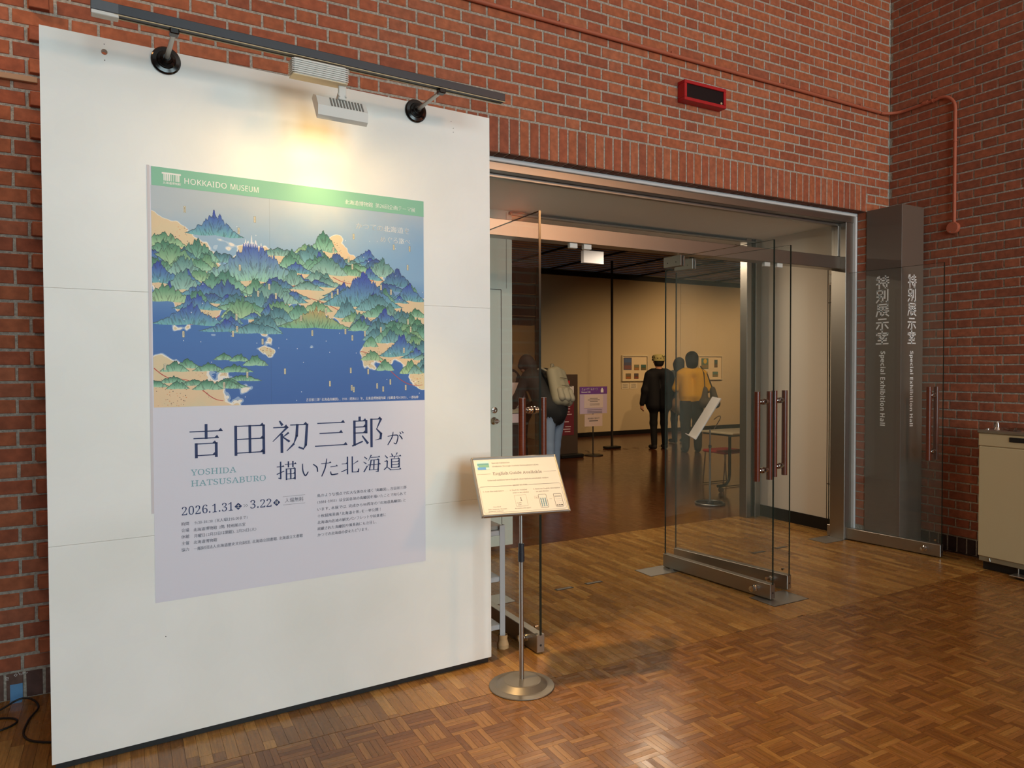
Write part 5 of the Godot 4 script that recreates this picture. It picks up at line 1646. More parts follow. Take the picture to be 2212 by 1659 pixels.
# ---------------------------------------------------------------- the gallery
func gallery_shell() -> void:
	var b := setting("wall_gallery_back", "tall beige gallery wall panels under warm spotlights")
	var xs := [7.38, 9.26, 11.2, 13.25, 16.2]
	for i in 4:
		part("wall_panel", mb_box(Vector3((xs[i] + xs[i + 1]) * 0.5, 1.75, ZB - 0.06), Vector3(xs[i + 1] - xs[i] - 0.006, 3.5, 0.12), 0.002), M.gold_wall, b)
	part("black_base", mb_box(Vector3(11.8, 0.045, ZB + 0.004), Vector3(8.8, 0.09, 0.012)), M.black, b)
	part("valance", mb_box(Vector3(11.8, CEIL - 0.03, ZB + 0.03), Vector3(8.8, 0.1, 0.06)), M.black, b)
	for x in [7.38, 13.25]:
		part("dark_post", mb_box(Vector3(x, 1.74, ZB + 0.02), Vector3(0.1 if x < 9.0 else 0.07, 3.48, 0.06)), M.dark_wall, b)
	var s := setting("wall_gallery_far", "further beige wall seen past the dark bulkhead")
	part("board", mb_box(Vector3(3.0, 1.75, -15.3), Vector3(9.0, 3.5, 0.12)), M.gold_wall, s)
	part("bulkhead", mb_box(Vector3(3.4, 2.9, -12.5), Vector3(7.9, 1.15, 0.2)), M.dark_wall, s)
	for y in [2.5, 2.72, 2.94, 3.16]: part("bulkhead_slat", mb_box(Vector3(3.4, y, -12.39), Vector3(7.9, 0.012, 0.02)), M.louvre, s)
	part("side_board", mb_box(Vector3(7.45, 1.75, -13.9), Vector3(0.1, 3.5, 2.7)), M.gold_wall, s)
	var w := setting("wall_gallery_sides", "plain side and front walls of the gallery")
	part("left_board", mb_box(Vector3(-1.05, 1.75, -10.2), Vector3(0.1, 3.5, 10.5)), M.gold_wall, w)
	part("right_board", mb_box(Vector3(16.25, 1.75, -8.8), Vector3(0.1, 3.5, 7.6)), M.gold_wall, w)
	part("front_board", mb_box(Vector3(10.95, 1.75, -5.0), Vector3(10.7, 3.5, 0.1)), M.gold_wall, w)
	part("front_left_board", mb_box(Vector3(-0.15, 1.75, -5.0), Vector3(1.75, 3.5, 0.1)), M.gold_wall, w)
	var c := setting("ceiling_gallery", "dark louvre ceiling of the gallery")
	part("void", mb_box(Vector3(7.6, 3.85, -10.0), Vector3(17.4, 0.1, 10.8)), M.black, c)
	var q := MB.new()
	for i in 48: q.box(Vector3(7.6, CEIL + 0.06, -5.9 - i * 0.2), Vector3(17.3, 0.015, 0.05))
	var o := part("louvre_slats", q, M.louvre, c)
	o.set_meta("kind", "stuff")
	q = MB.new()
	for i in 15: q.box(Vector3(-0.4 + i * 1.15, CEIL + 0.02, -10.4), Vector3(0.03, 0.03, 9.8))
	part("louvre_bearer", q, M.dark_wall, c)
	part("white_soffit", mb_box(Vector3(4.0, 2.745, -5.36), Vector3(2.9, 0.1, 0.72)), M.white_ceiling, c)
	part("soffit_upstand", mb_box(Vector3(4.0, 3.3, -5.66), Vector3(2.9, 1.1, 0.1)), M.white_ceiling, c)

func sheet(called: String, parent: Node3D, at: Vector3, size: Vector2, m: Material, depth := 0.004) -> MeshInstance3D:
	return part(called, mb_box(at, Vector3(size.x, size.y, depth)), m, parent)

func gallery_things() -> void:
	# floor standing post before the wall
	var t := thing("partition_post", "tall dark post with a flat foot standing before the gallery wall", "post", Vector3(7.75, 0, -10.38))
	var q := MB.new()
	q.bev(Vector3(0, 1.7, 0), Vector3(0.035, 3.36, 0.035), 0.003)
	part("pole", q, M.dark_wall, t)
	q = MB.new()
	q.bev(Vector3(0, 0.02, 0), Vector3(0.3, 0.04, 0.16), 0.008)
	part("foot", q, M.black, t)
	# framed pictures
	for s in [[9.52 + 0.33, 1.445, 0.72, 0.57, 0], [11.72 + 0.36, 1.45, 0.76, 0.57, 1]]:
		t = thing("framed_prints", ["white framed mount of five small prints beside the man in black", "white framed mount of four small prints with a yellow moon picture"][s[4]], "picture", Vector3(s[0] + 0.02, s[1], ZB))
		q = MB.new()
		for e in [-1.0, 1.0]:
			q.bev(Vector3(e * (s[2] * 0.5 - 0.012), 0, 0.018), Vector3(0.024, s[3], 0.036), 0.003)
			q.bev(Vector3(0, e * (s[3] * 0.5 - 0.012), 0.018), Vector3(s[2] - 0.048, 0.024, 0.036), 0.003)
		part("frame", q, mat(206, 196, 168, 0.5), t)
		sheet("mount", t, Vector3(0, 0, 0.01), Vector2(s[2] - 0.04, s[3] - 0.04), mat(226, 206, 168, 0.7))
		var pics := [[-0.2, 0.1, 0.22, 0.27, 88, 88, 108], [0.05, 0.02, 0.14, 0.12, 132, 116, 78], [0.24, 0.02, 0.14, 0.12, 70, 92, 70], [-0.18, -0.17, 0.14, 0.12, 128, 98, 60], [0.04, -0.17, 0.12, 0.12, 96, 70, 56]] if s[4] == 0 else [[-0.17, 0.1, 0.22, 0.25, 96, 116, 92], [0.18, 0.1, 0.1, 0.18, 76, 84, 66], [-0.15, -0.15, 0.14, 0.12, 150, 150, 130], [0.16, -0.15, 0.17, 0.12, 104, 116, 84]]
		for p in pics:
			var pr := sheet("print", t, Vector3(p[0], p[1], 0.014), Vector2(p[2], p[3]), mat(p[4], p[5], p[6], 0.7))
			sheet("print_ground", pr, Vector3(p[0], p[1] - p[3] * 0.28, 0.0155), Vector2(p[2] * 0.86, p[3] * 0.3), mat(mini(255, p[4] + 40), p[5], int(p[6] * 0.8), 0.7))
			sheet("print_sky", pr, Vector3(p[0], p[1] + p[3] * 0.26, 0.0155), Vector2(p[2] * 0.86, p[3] * 0.3), mat(int(p[4] * 0.9), mini(255, p[5] + 12), mini(255, p[6] + 30), 0.7))
		if s[4] == 1:
			q = MB.new()
			q.tube([Vector3(-0.165, 0.155, 0.016), Vector3(-0.165, 0.155, 0.018)], 0.055, 24)
			part("yellow_disc", q, mat(214, 176, 60, 0.7), t)
		for k in 2:
			var c := thing("caption_card", ["small white caption card below the five framed prints", "small white caption card below the moon picture frame"][s[4]], "caption card", Vector3(s[0] - 0.24 + k * 0.23, s[1] - 0.385, ZB), 0.0, ["caption cards under the five prints", "caption cards under the moon picture"][s[4]])
			sheet("card", c, Vector3(0, 0, 0.004), Vector2(0.2, 0.13), mat(220, 206, 176, 0.7))
			q = MB.new()
			for l in 4: q.box(Vector3(0, 0.035 - l * 0.024, 0.0066), Vector3(0.14, 0.006, 0.0004))
			part("print", q, M.grey_ink, c)
	# brown notice board with a dark red poster
	t = thing("notice_board", "dark brown notice board with a dark red visitor poster", "notice board", Vector3(6.36, 0, -9.72))
	q = MB.new()
	q.bev(Vector3(0, 0.7, 0), Vector3(0.37, 1.3, 0.05), 0.004)
	part("board", q, mat(72, 54, 40, 0.6), t)
	q = MB.new()
	q.bev(Vector3(0, 0.03, 0), Vector3(0.42, 0.06, 0.34), 0.01)
	part("base", q, M.black, t)
	sheet("white_title", t, Vector3(-0.02, 1.1, 0.027), Vector2(0.25, 0.12), mat(224, 212, 206, 0.6))
	sheet("red_poster", t, Vector3(-0.02, 0.7, 0.027), Vector2(0.25, 0.68), mat(110, 32, 42, 0.6))
	sheet("red_mark", t, Vector3(0.0, 1.22, 0.027), Vector2(0.05, 0.06), mat(204, 40, 50, 0.6))
	q = MB.new()
	line(q, "る方へ", -0.1, 1.1, 0.16, 0.045, 0.0295, 0.08, 0.1, false)
	latin(q, "Guidelines", font(false), -0.11, 1.06, 0.18, 0.02, 0.0295)
	part("title_print", q, M.grey_ink, t)
	q = MB.new()
	for y in [0.98, 0.94, 0.83, 0.79, 0.74, 0.7, 0.58, 0.5, 0.46, 0.42]: q.box(Vector3(-0.06 + fmod(y * 37.0, 0.05), y, 0.0295), Vector3(0.09 + fmod(y * 53.0, 0.08), 0.012, 0.0004))
	part("poster_lines", q, mat(216, 190, 190, 0.6), t).set_meta("kind", "stuff")
	# purple talk notice on a stand
	t = thing("talk_notice", "purple and white museum talk notice on a slim stand", "sign", Vector3(6.86, 0, -9.7))
	q = MB.new()
	q.lathe([Vector2(0.16, 0.0), Vector2(0.16, 0.012), Vector2(0.03, 0.02), Vector2(0.0, 0.02)], 32)
	part("foot", q, M.black, t)
	q = MB.new()
	q.tube([Vector3(0, 0.015, -0.012), Vector3(0, 0.75, -0.012)], 0.011, 12)
	part("pole", q, M.dark_wall, t)
	sheet("board", t, Vector3(0, 0.92, 0), Vector2(0.55, 0.45), mat(206, 186, 212, 0.6), 0.012)
	sheet("head", t, Vector3(0, 1.085, 0.008), Vector2(0.55, 0.12), mat(118, 70, 156, 0.6))
	sheet("insert", t, Vector3(0, 0.9, 0.008), Vector2(0.38, 0.22), mat(226, 206, 200, 0.6))
	sheet("lower_sheet", t, Vector3(0.0, 0.585, 0.004), Vector2(0.36, 0.2), mat(222, 196, 186, 0.6))
	q = MB.new()
	line(q, "ミュージアムトーク", -0.245, 1.085, 0.33, 0.04, 0.0108, 0.1, 0.12, false)
	latin(q, "Museum Talk", font(false, true), -0.245, 1.045, 0.18, 0.022, 0.0108)
	part("head_print", q, M.white_ink, t)
	q = MB.new()
	q.tube([Vector3(0.17, 1.108, 0.0105), Vector3(0.17, 1.108, 0.0115)], 0.016, 14)
	q.bev(Vector3(0.17, 1.07, 0.011), Vector3(0.055, 0.05, 0.002), 0.0008)
	part("talk_pictogram", q, M.white_ink, t)
	q = MB.new()
	for y in [0.95, 0.925, 0.9]: q.box(Vector3(0.0, y, 0.0108), Vector3(0.16 + (0.08 if y == 0.925 else 0.0), 0.009, 0.0004))
	for y in [0.86, 0.84]: q.box(Vector3(0.02, y, 0.0108), Vector3(0.2, 0.005, 0.0004))
	for y in [0.76, 0.735, 0.715]: q.box(Vector3(0.02, y, 0.0108), Vector3(0.3, 0.005, 0.0004))
	line(q, "特別展示室内で", -0.12, 0.6, 0.24, 0.03, 0.0068, 0.08, 0.1, false)
	for y in [0.575]: q.box(Vector3(0, y, 0.0068), Vector3(0.18, 0.016, 0.0004))
	part("body_print", q, M.grey_ink, t)
	# table with leaflets and a sloping information sheet
	t = thing("reading_table", "dark reading table with printed sheets on its front", "table", Vector3(4.12, 0, -8.16))
	q = MB.new()
	q.bev(Vector3(0, 0.74, 0), Vector3(0.9, 0.03, 0.5), 0.004)
	part("top", q, M.dark_wall, t)
	q = MB.new()
	q.bev(Vector3(0, 0.38, 0), Vector3(0.84, 0.7, 0.44), 0.004)
	part("cabinet", q, M.black, t)
	part("backing", mb_box(Vector3(0.14, 0.99, 0.2), Vector3(0.6, 0.56, 0.02)), M.dark_wall, t)
	sheet("white_sheet", t, Vector3(0.2, 1.17, 0.213), Vector2(0.46, 0.2), mat(222, 204, 206, 0.6))
	sheet("map_sheet", t, Vector3(0.2, 0.97, 0.213), Vector2(0.46, 0.18), mat(196, 176, 140, 0.6))
	sheet("lower_sheet", t, Vector3(0.2, 0.79, 0.213), Vector2(0.46, 0.16), mat(220, 196, 196, 0.6))
	q = MB.new()
	for k in 7: q.box(Vector3(0.06 + 0.02 * (k % 3), 1.23 - k * 0.02, 0.216), Vector3(0.2, 0.005, 0.0005))
	var pl := []; var ws := []
	for k in 15:
		pl.append(Vector2(0.0 + k * 0.025, 0.99 + 0.05 * sin(k * 0.9))); ws.append(0.008)
	ribbon(q, pl, ws, 0.216)
	part("sheet_print", q, mat(70, 80, 116, 0.6), t)
	# music-stand style lectern seen from the side
	t = thing("reading_stand", "slim metal reading stand with a tilted white board and ring foot", "lectern", Vector3(5.47, 0, -5.6), -2.15)
	q = MB.new()
	var ring := []
	for i in 33: ring.append(Vector3(cos(TAU * i / 32) * 0.15, 0.012, sin(TAU * i / 32) * 0.15))
	q.tube(ring, 0.01, 8, -1.0, false)
	part("ring_foot", q, M.steel_dull, t)
	q = MB.new()
	q.lathe([Vector2(0.15, 0.0), Vector2(0.15, 0.006), Vector2(0.04, 0.012), Vector2(0.03, 0.03), Vector2(0.0, 0.03)], 32)
	part("foot_plate", q, M.track, t)
	q = MB.new()
	q.tube([Vector3(0, 0.02, 0), Vector3(0, 0.62, 0)], 0.012, 12)
	q.tube([Vector3(0, 0.6, 0), Vector3(0, 0.8, 0)], 0.008, 12)
	part("pole", q, mat(150, 146, 138, 0.4, 0.4), t)
	q = MB.new()
	q.bev(Vector3(0, 0.615, 0), Vector3(0.036, 0.03, 0.03), 0.005)
	part("clamp", q, M.track, t)
	q = MB.new()
	q.xf = Transform3D(Basis(Vector3.RIGHT, -0.55), Vector3(0, 0.92, 0.06))
	q.bev(Vector3.ZERO, Vector3(0.42, 0.5, 0.014), 0.002)
	q.bev(Vector3(0, -0.245, 0.02), Vector3(0.42, 0.01, 0.045), 0.002)
	part("board", q, mat(216, 210, 206, 0.5), t)
	q = MB.new()
	var arc := []
	for i in 9: arc.append(Vector3(0, 0.8 + 0.14 * sin(PI * i / 8.0 * 0.75), -0.04 - 0.07 * sin(PI * i / 8.0)))
	q.tube(arc, 0.005, 8)
	part("tilt_arc", q, M.steel, t)
	# folding table on castors and a red stool behind the inner frame
	t = thing("castor_table", "table with black curved legs on castors", "table", Vector3(6.42, 0, -6.05))
	q = MB.new()
	q.bev(Vector3(0, 0.7, 0), Vector3(0.82, 0.025, 0.5), 0.006)
	part("top", q, mat(206, 186, 150, 0.5), t)
	q = MB.new()
	q.bev(Vector3(0, 0.68, 0), Vector3(0.8, 0.02, 0.46), 0.004)
	part("apron", q, M.black, t)
	for sx in [-0.2, 0.25]:
		q = MB.new()
		q.tube([Vector3(sx, 0.68, 0), Vector3(sx, 0.22, 0), Vector3(sx - 0.01, 0.14, 0.0), Vector3(sx - 0.05, 0.09, 0.0), Vector3(sx - 0.12, 0.078, 0.0), Vector3(sx - 0.19, 0.078, 0.0)], 0.017, 12)
		part("leg", q, M.black, t)
		q = MB.new()
		q.xf = Transform3D(Basis(Vector3.RIGHT, PI / 2), Vector3(sx - 0.14, 0.032, 0))
		q.lathe([Vector2(0.0, -0.012), Vector2(0.03, -0.012), Vector2(0.032, 0.0), Vector2(0.03, 0.012), Vector2(0.0, 0.012)], 20)
		part("castor", q, M.steel_dull, t)
	t = thing("red_stool", "red seat on a thin steel sled frame under the castor table", "stool", Vector3(6.55, 0, -6.45))
	q = MB.new()
	q.bev(Vector3(0, 0.42, 0), Vector3(0.4, 0.035, 0.38), 0.012)
	part("seat", q, mat(200, 56, 54, 0.6), t)
	for sz in [-0.17, 0.17]:
		q = MB.new()
		q.tube([Vector3(-0.16, 0.41, sz), Vector3(-0.2, 0.012, sz), Vector3(0.2, 0.012, sz), Vector3(0.16, 0.41, sz)], 0.009, 10)
		part("sled_leg", q, M.chrome, t)
	# blank hanging sign and small ceiling fittings
	t = thing("hanging_sign", "blank white box sign hung under the gallery ceiling edge", "sign", Vector3(4.233, 2.584, -6.0))
	q = MB.new()
	q.bev(Vector3(0, 0, 0), Vector3(0.25, 0.128, 0.05), 0.003)
	part("box", q, mat(214, 210, 214, 0.5), t)
	q = MB.new()
	q.tube([Vector3(0, 0.06, 0), Vector3(0, 0.86, 0)], 0.006, 8)
	part("rod", q, M.dark_wall, t)
	for x in [3.3, 4.7]:
		t = thing("soffit_downlight", "flush oblong downlight in the white soffit behind the inner frame", "lamp", Vector3(x, 2.695, -5.56), 0.0, "soffit downlights")
		q = MB.new()
		for s in [-1.0, 1.0]:
			q.box(Vector3(s * 0.258, -0.004, 0), Vector3(0.012, 0.008, 0.188))
			q.box(Vector3(0, -0.004, s * 0.088), Vector3(0.504, 0.008, 0.012))
		part("bezel", q, M.lamp_white, t)
		var lm := mat(255, 244, 226, 0.5)
		lm.emission_enabled = true; lm.emission = Color(1.0, 0.9, 0.76); lm.emission_energy_multiplier = 2.0
		part("diffuser", mb_box(Vector3(0, -0.002, 0), Vector3(0.5, 0.003, 0.16)), lm, t)
	t = thing("emergency_light", "small white emergency light on the white soffit", "lamp", Vector3(4.36, 2.696, -5.3))
	q = MB.new()
	q.bev(Vector3(0, -0.018, 0), Vector3(0.16, 0.034, 0.06), 0.004)
	part("case", q, M.lamp_white, t)
	for gs in GALLERY_SPOTS:
		var g: Vector3 = gs[0]
		t = thing("gallery_spotlight", "black cylinder spotlight under the louvre ceiling", "spotlight", g + Vector3(0, 0.03, 0.02), 0.0, "gallery ceiling spotlights")
		q = MB.new()
		q.tube([Vector3(0, 0.03, 0.0), Vector3(0, 0.15, 0.02)], 0.04, 16)
		part("can", q, M.black, t)
		q = MB.new()
		q.tube([Vector3(0, 0.024, 0.0), Vector3(0, 0.028, 0.0)], 0.03, 16)
		var m := mat(255, 240, 200, 0.5)
		m.emission_enabled = true; m.emission = Color(1.0, 0.82, 0.56); m.emission_energy_multiplier = 2.0
		part("lens", q, m, t)
# ---------------------------------------------------------------- people
# One continuous skin over tapered bones: smooth union of capsules on a grid, meshed as surface nets.
# bone: [a, b, radius a, radius b, colour, blend]
func skin(bones: Array, cell: float) -> MB:
	var lo := Vector3.ONE * 1e9; var hi := -lo
	for b in bones:
		var r: float = maxf(b[2], b[3]) + 0.05
		lo = lo.min(b[0] - Vector3.ONE * r).min(b[1] - Vector3.ONE * r)
		hi = hi.max(b[0] + Vector3.ONE * r).max(b[1] + Vector3.ONE * r)
	var nx := int((hi.x - lo.x) / cell) + 2; var ny := int((hi.y - lo.y) / cell) + 2; var nz := int((hi.z - lo.z) / cell) + 2
	var f := PackedFloat32Array(); f.resize(nx * ny * nz); f.fill(1.0)
	var near := PackedFloat32Array(); near.resize(nx * ny * nz); near.fill(1e9)
	var which := PackedInt32Array(); which.resize(nx * ny * nz)
	for bi in bones.size():
		var b: Array = bones[bi]
		var a: Vector3 = b[0]; var ba: Vector3 = b[1] - a
		var bb := maxf(ba.length_squared(), 1e-9)
		var k: float = b[5] if b.size() > 5 else 0.045
		var r: float = maxf(b[2], b[3]) + k + cell * 2.0
		var p0 := a.min(b[1]) - Vector3.ONE * r; var p1: Vector3 = a.max(b[1]) + Vector3.ONE * r
		var i0 := maxi(0, int((p0.x - lo.x) / cell)); var i1 := mini(nx - 1, int((p1.x - lo.x) / cell) + 1)
		var j0 := maxi(0, int((p0.y - lo.y) / cell)); var j1 := mini(ny - 1, int((p1.y - lo.y) / cell) + 1)
		var k0 := maxi(0, int((p0.z - lo.z) / cell)); var k1 := mini(nz - 1, int((p1.z - lo.z) / cell) + 1)
		for kz in range(k0, k1 + 1):
			for jy in range(j0, j1 + 1):
				var row := (kz * ny + jy) * nx
				for ix in range(i0, i1 + 1):
					var p := lo + Vector3(ix, jy, kz) * cell - a
					var t := clampf(p.dot(ba) / bb, 0.0, 1.0)
					var d: float = (p - ba * t).length() - lerpf(b[2], b[3], t)
					var at := row + ix
					if d < near[at]:
						near[at] = d; which[at] = bi
					var g := f[at]
					var h := maxf(k - absf(g - d), 0.0) / k
					f[at] = minf(g, d) - h * h * k * 0.25
	var q := MB.new()
	var vid := {}
	var pos := PackedVector3Array(); var nor := PackedVector3Array(); var col := PackedColorArray()
	var sx := 1; var sy := nx; var sz := nx * ny
	var off := [0, sx, sy, sx + sy, sz, sx + sz, sy + sz, sx + sy + sz]
	var cor := [Vector3(0, 0, 0), Vector3(1, 0, 0), Vector3(0, 1, 0), Vector3(1, 1, 0), Vector3(0, 0, 1), Vector3(1, 0, 1), Vector3(0, 1, 1), Vector3(1, 1, 1)]
	var edges := [[0, 1], [2, 3], [4, 5], [6, 7], [0, 2], [1, 3], [4, 6], [5, 7], [0, 4], [1, 5], [2, 6], [3, 7]]
	for kz in nz - 1:
		for jy in ny - 1:
			var base := (kz * ny + jy) * nx
			for ix in nx - 1:
				var at := base + ix
				var s := f[at] < 0.0
				if (f[at + 1] < 0.0) == s and (f[at + sy] < 0.0) == s and (f[at + sy + 1] < 0.0) == s and (f[at + sz] < 0.0) == s and (f[at + sz + 1] < 0.0) == s and (f[at + sz + sy] < 0.0) == s and (f[at + sz + sy + 1] < 0.0) == s: continue
				var sum := Vector3.ZERO; var n := 0
				for e in edges:
					var fa := f[at + off[e[0]]]; var fb := f[at + off[e[1]]]
					if (fa < 0.0) != (fb < 0.0):
						sum += (cor[e[0]] as Vector3).lerp(cor[e[1]], fa / (fa - fb)); n += 1
				vid[at] = pos.size()
				pos.append(lo + (Vector3(ix, jy, kz) + sum / n) * cell)
				var gx := f[at + 1] + f[at + 1 + sy] + f[at + 1 + sz] + f[at + 1 + sy + sz] - f[at] - f[at + sy] - f[at + sz] - f[at + sy + sz]
				var gy := f[at + sy] + f[at + 1 + sy] + f[at + sy + sz] + f[at + 1 + sy + sz] - f[at] - f[at + 1] - f[at + sz] - f[at + 1 + sz]
				var gz := f[at + sz] + f[at + 1 + sz] + f[at + sy + sz] + f[at + 1 + sy + sz] - f[at] - f[at + 1] - f[at + sy] - f[at + 1 + sy]
				nor.append(Vector3(gx, gy, gz).normalized())
				var best := at
				for o in off:
					if near[at + o] < near[best]: best = at + o
				col.append(bones[which[best]][4])
	for key in vid:
		var at: int = key
		var s := f[at] < 0.0
		for ax in [[sx, sy, sz], [sy, sz, sx], [sz, sx, sy]]:
			if (f[at + ax[0]] < 0.0) == s: continue
			var quad := [at, at - ax[1], at - ax[1] - ax[2], at - ax[2]]
			if not (vid.has(quad[1]) and vid.has(quad[2]) and vid.has(quad[3])): continue
			var id := []
			for e in quad: id.append(vid[e])
			for tr in [[0, 1, 2], [0, 2, 3]]:
				var a: int = id[tr[0]]; var b: int = id[tr[1]]; var c: int = id[tr[2]]
				q.col = col[a]
				q.tri(pos[a], pos[b], pos[c], nor[a], nor[b], nor[c])
	return q

func V(x: float, y: float, z: float) -> Vector3:
	return Vector3(x, y, z)

# five fingers of a hanging, lightly curled hand
func hand_bones(out: Array, wrist: Vector3, down: Vector3, side: Vector3, colour: Color) -> void:
	var fwd := down.cross(side).normalized()
	var palm := wrist + down * 0.075
	out.append([wrist, palm, 0.024, 0.032, colour, 0.02])
	for i in 4:
		var o := side * (0.024 - 0.016 * i)
		var l: float = [0.062, 0.07, 0.066, 0.052][i]
		var k := palm + o + down * l * 0.55 + fwd * 0.012
		out.append([palm + o * 0.8, k, 0.0095, 0.009, colour, 0.008])
		out.append([k, k + down * l * 0.35 + fwd * 0.025, 0.009, 0.0078, colour, 0.006])
	var th := wrist + down * 0.035 + side * 0.026
	out.append([th, th + down * 0.035 + side * 0.02 + fwd * 0.01, 0.011, 0.0095, colour, 0.01])
	out.append([th + down * 0.035 + side * 0.02 + fwd * 0.01, th + down * 0.065 + side * 0.018 + fwd * 0.02, 0.0095, 0.008, colour, 0.006])

func legs(out: Array, hip: Vector3, gap: float, l_foot: Vector3, r_foot: Vector3, trousers: Color, shoes: Color, fat := 1.0) -> void:
	for s in [[-1.0, l_foot], [1.0, r_foot]]:
		var h: Vector3 = hip + V(s[0] * gap, 0, 0)
		var fo: Vector3 = s[1]
		var kn := h.lerp(fo + V(0, 0.09, 0), 0.5) + V(0, 0, -0.025)
		out.append([h, kn, 0.088 * fat, 0.066 * fat, trousers, 0.04])
		out.append([kn, fo + V(0, 0.1, 0.01), 0.066 * fat, 0.054 * fat, trousers, 0.03])
		out.append([fo + V(0, 0.045, 0.04), fo + V(s[0] * 0.015, 0.035, -0.15), 0.043, 0.036, shoes, 0.02])

func people() -> void:
	var black := lin(20, 20, 23); var coat := lin(15, 15, 17); var skin_c := lin(206, 150, 118); var hair := lin(30, 26, 24)
	# man in black with a spotted cap, seen from behind
	var t := thing("person", "person in black coat and spotted cap facing the framed prints", "person", V(8.41, 0, -9.87), -0.35)
	var b := []
	legs(b, V(0, 0.84, 0), 0.095, V(-0.1, 0, 0.02), V(0.12, 0, -0.03), coat, lin(40, 36, 34))
	b.append([V(-0.1, 0.8, 0), V(-0.13, 1.28, 0), 0.14, 0.115, black])
	b.append([V(0.1, 0.8, 0), V(0.13, 1.28, 0), 0.14, 0.115, black])
	b.append([V(-0.12, 1.36, 0), V(0.12, 1.36, 0), 0.085, 0.085, black])
	b.append([V(-0.2, 1.33, 0), V(-0.27, 1.06, 0.0), 0.066, 0.056, black])
	b.append([V(-0.27, 1.06, 0), V(-0.3, 0.82, -0.05), 0.056, 0.046, black])
	b.append([V(0.2, 1.33, 0), V(0.27, 1.08, 0.0), 0.066, 0.056, black])
	b.append([V(0.27, 1.08, 0), V(0.26, 0.88, -0.13), 0.056, 0.046, black])
	hand_bones(b, V(-0.3, 0.81, -0.05), V(0, -1, -0.1).normalized(), V(0, 0, -1), skin_c)
	hand_bones(b, V(0.26, 0.87, -0.13), V(0, -0.8, -0.6).normalized(), V(-1, 0, 0), skin_c)
	b.append([V(0, 1.4, 0), V(0, 1.5, -0.02), 0.055, 0.055, skin_c, 0.02])
	b.append([V(0, 1.535, -0.035), V(0, 1.6, -0.03), 0.078, 0.088, skin_c, 0.02])
	for s in [-1.0, 1.0]: b.append([V(s * 0.088, 1.55, -0.02), V(s * 0.092, 1.57, -0.015), 0.016, 0.018, skin_c, 0.006])
	b.append([V(0, 1.555, -0.13), V(0, 1.54, -0.135), 0.012, 0.014, skin_c, 0.01])
	part("body", skin(b, 0.014), M.cloth, t)
	part("hair", skin([[V(0, 1.55, 0.0), V(0, 1.6, 0.0), 0.086, 0.093, hair, 0.02]], 0.014), M.cloth, t)
	var hat := thing("spotted_cap", "pale yellow cap with dark spots worn by the person in black", "hat", V(8.41, 1.575, -9.87), -0.35)
	var q := MB.new()
	q.lathe([Vector2(0.112, 0.0), Vector2(0.116, 0.02), Vector2(0.114, 0.07), Vector2(0.1, 0.105), Vector2(0.06, 0.12), Vector2(0.0, 0.124)], 24)
	part("crown", q, mat(206, 196, 130, 0.85), hat, V(0, 0, -0.015))
	var rg := RandomNumberGenerator.new()
	rg.seed = 4
	q = MB.new()
	for i in 60:
		var a := rg.randf() * TAU; var y := rg.randf_range(0.01, 0.1)
		var rr := 0.1165 if y < 0.07 else lerpf(0.1165, 0.1035, (y - 0.07) / 0.035)
		q.box(V(cos(a) * rr, y, sin(a) * rr - 0.015), V(0.014, 0.012, 0.014))
	part("spot", q, mat(56, 52, 40, 0.85), hat)
	# person with a backpack bending over the table
	t = thing("person", "person in black jacket and blue jeans bending over the table", "person", V(4.72, 0, -7.62), 0.35)
	b = []
	var jean := lin(116, 132, 152)
	legs(b, V(0, 0.86, 0.05), 0.1, V(-0.13, 0, 0.12), V(0.12, 0, -0.02), jean, lin(40, 38, 38), 1.12)
	b.append([V(0, 0.9, 0.05), V(0, 0.98, 0.04), 0.17, 0.17, coat])
	b.append([V(-0.1, 0.95, 0.04), V(-0.14, 1.32, -0.16), 0.14, 0.12, coat])
	b.append([V(0.1, 0.95, 0.04), V(0.13, 1.32, -0.16), 0.14, 0.12, coat])
	b.append([V(-0.13, 1.37, -0.2), V(0.13, 1.37, -0.2), 0.085, 0.085, coat])
	b.append([V(-0.22, 1.34, -0.2), V(-0.29, 1.06, -0.3), 0.068, 0.058, coat])
	b.append([V(-0.29, 1.06, -0.3), V(-0.16, 0.93, -0.5), 0.056, 0.045, coat])
	b.append([V(0.21, 1.34, -0.2), V(0.26, 1.07, -0.28), 0.068, 0.058, coat])
	b.append([V(0.26, 1.07, -0.28), V(0.13, 0.94, -0.48), 0.056, 0.045, coat])
	hand_bones(b, V(-0.16, 0.93, -0.5), V(0.2, -0.4, -0.85).normalized(), V(1, 0, 0), skin_c)
	hand_bones(b, V(0.13, 0.94, -0.48), V(-0.2, -0.4, -0.85).normalized(), V(-1, 0, 0), skin_c)
	b.append([V(0, 1.38, -0.24), V(-0.03, 1.45, -0.31), 0.055, 0.055, skin_c, 0.02])
	b.append([V(-0.04, 1.46, -0.36), V(-0.05, 1.51, -0.37), 0.08, 0.088, skin_c, 0.02])
	part("body", skin(b, 0.015), M.cloth, t)
	part("hair", skin([[V(-0.04, 1.5, -0.33), V(-0.05, 1.54, -0.34), 0.092, 0.094, hair, 0.02], [V(-0.03, 1.46, -0.29), V(-0.04, 1.5, -0.3), 0.085, 0.09, hair, 0.02], [V(-0.11, 1.48, -0.38), V(-0.1, 1.53, -0.36), 0.045, 0.05, hair, 0.02]], 0.014), M.cloth, t)
	var bag := thing("backpack", "olive grey backpack worn by the person in blue jeans", "backpack", V(4.72, 0.9, -7.62), 0.35)
	var olive := lin(136, 128, 106)
	var bk := Transform3D(Basis(Vector3.RIGHT, -0.38) * Basis(Vector3.BACK, -0.12), V(0.06, 0.3, 0.11))
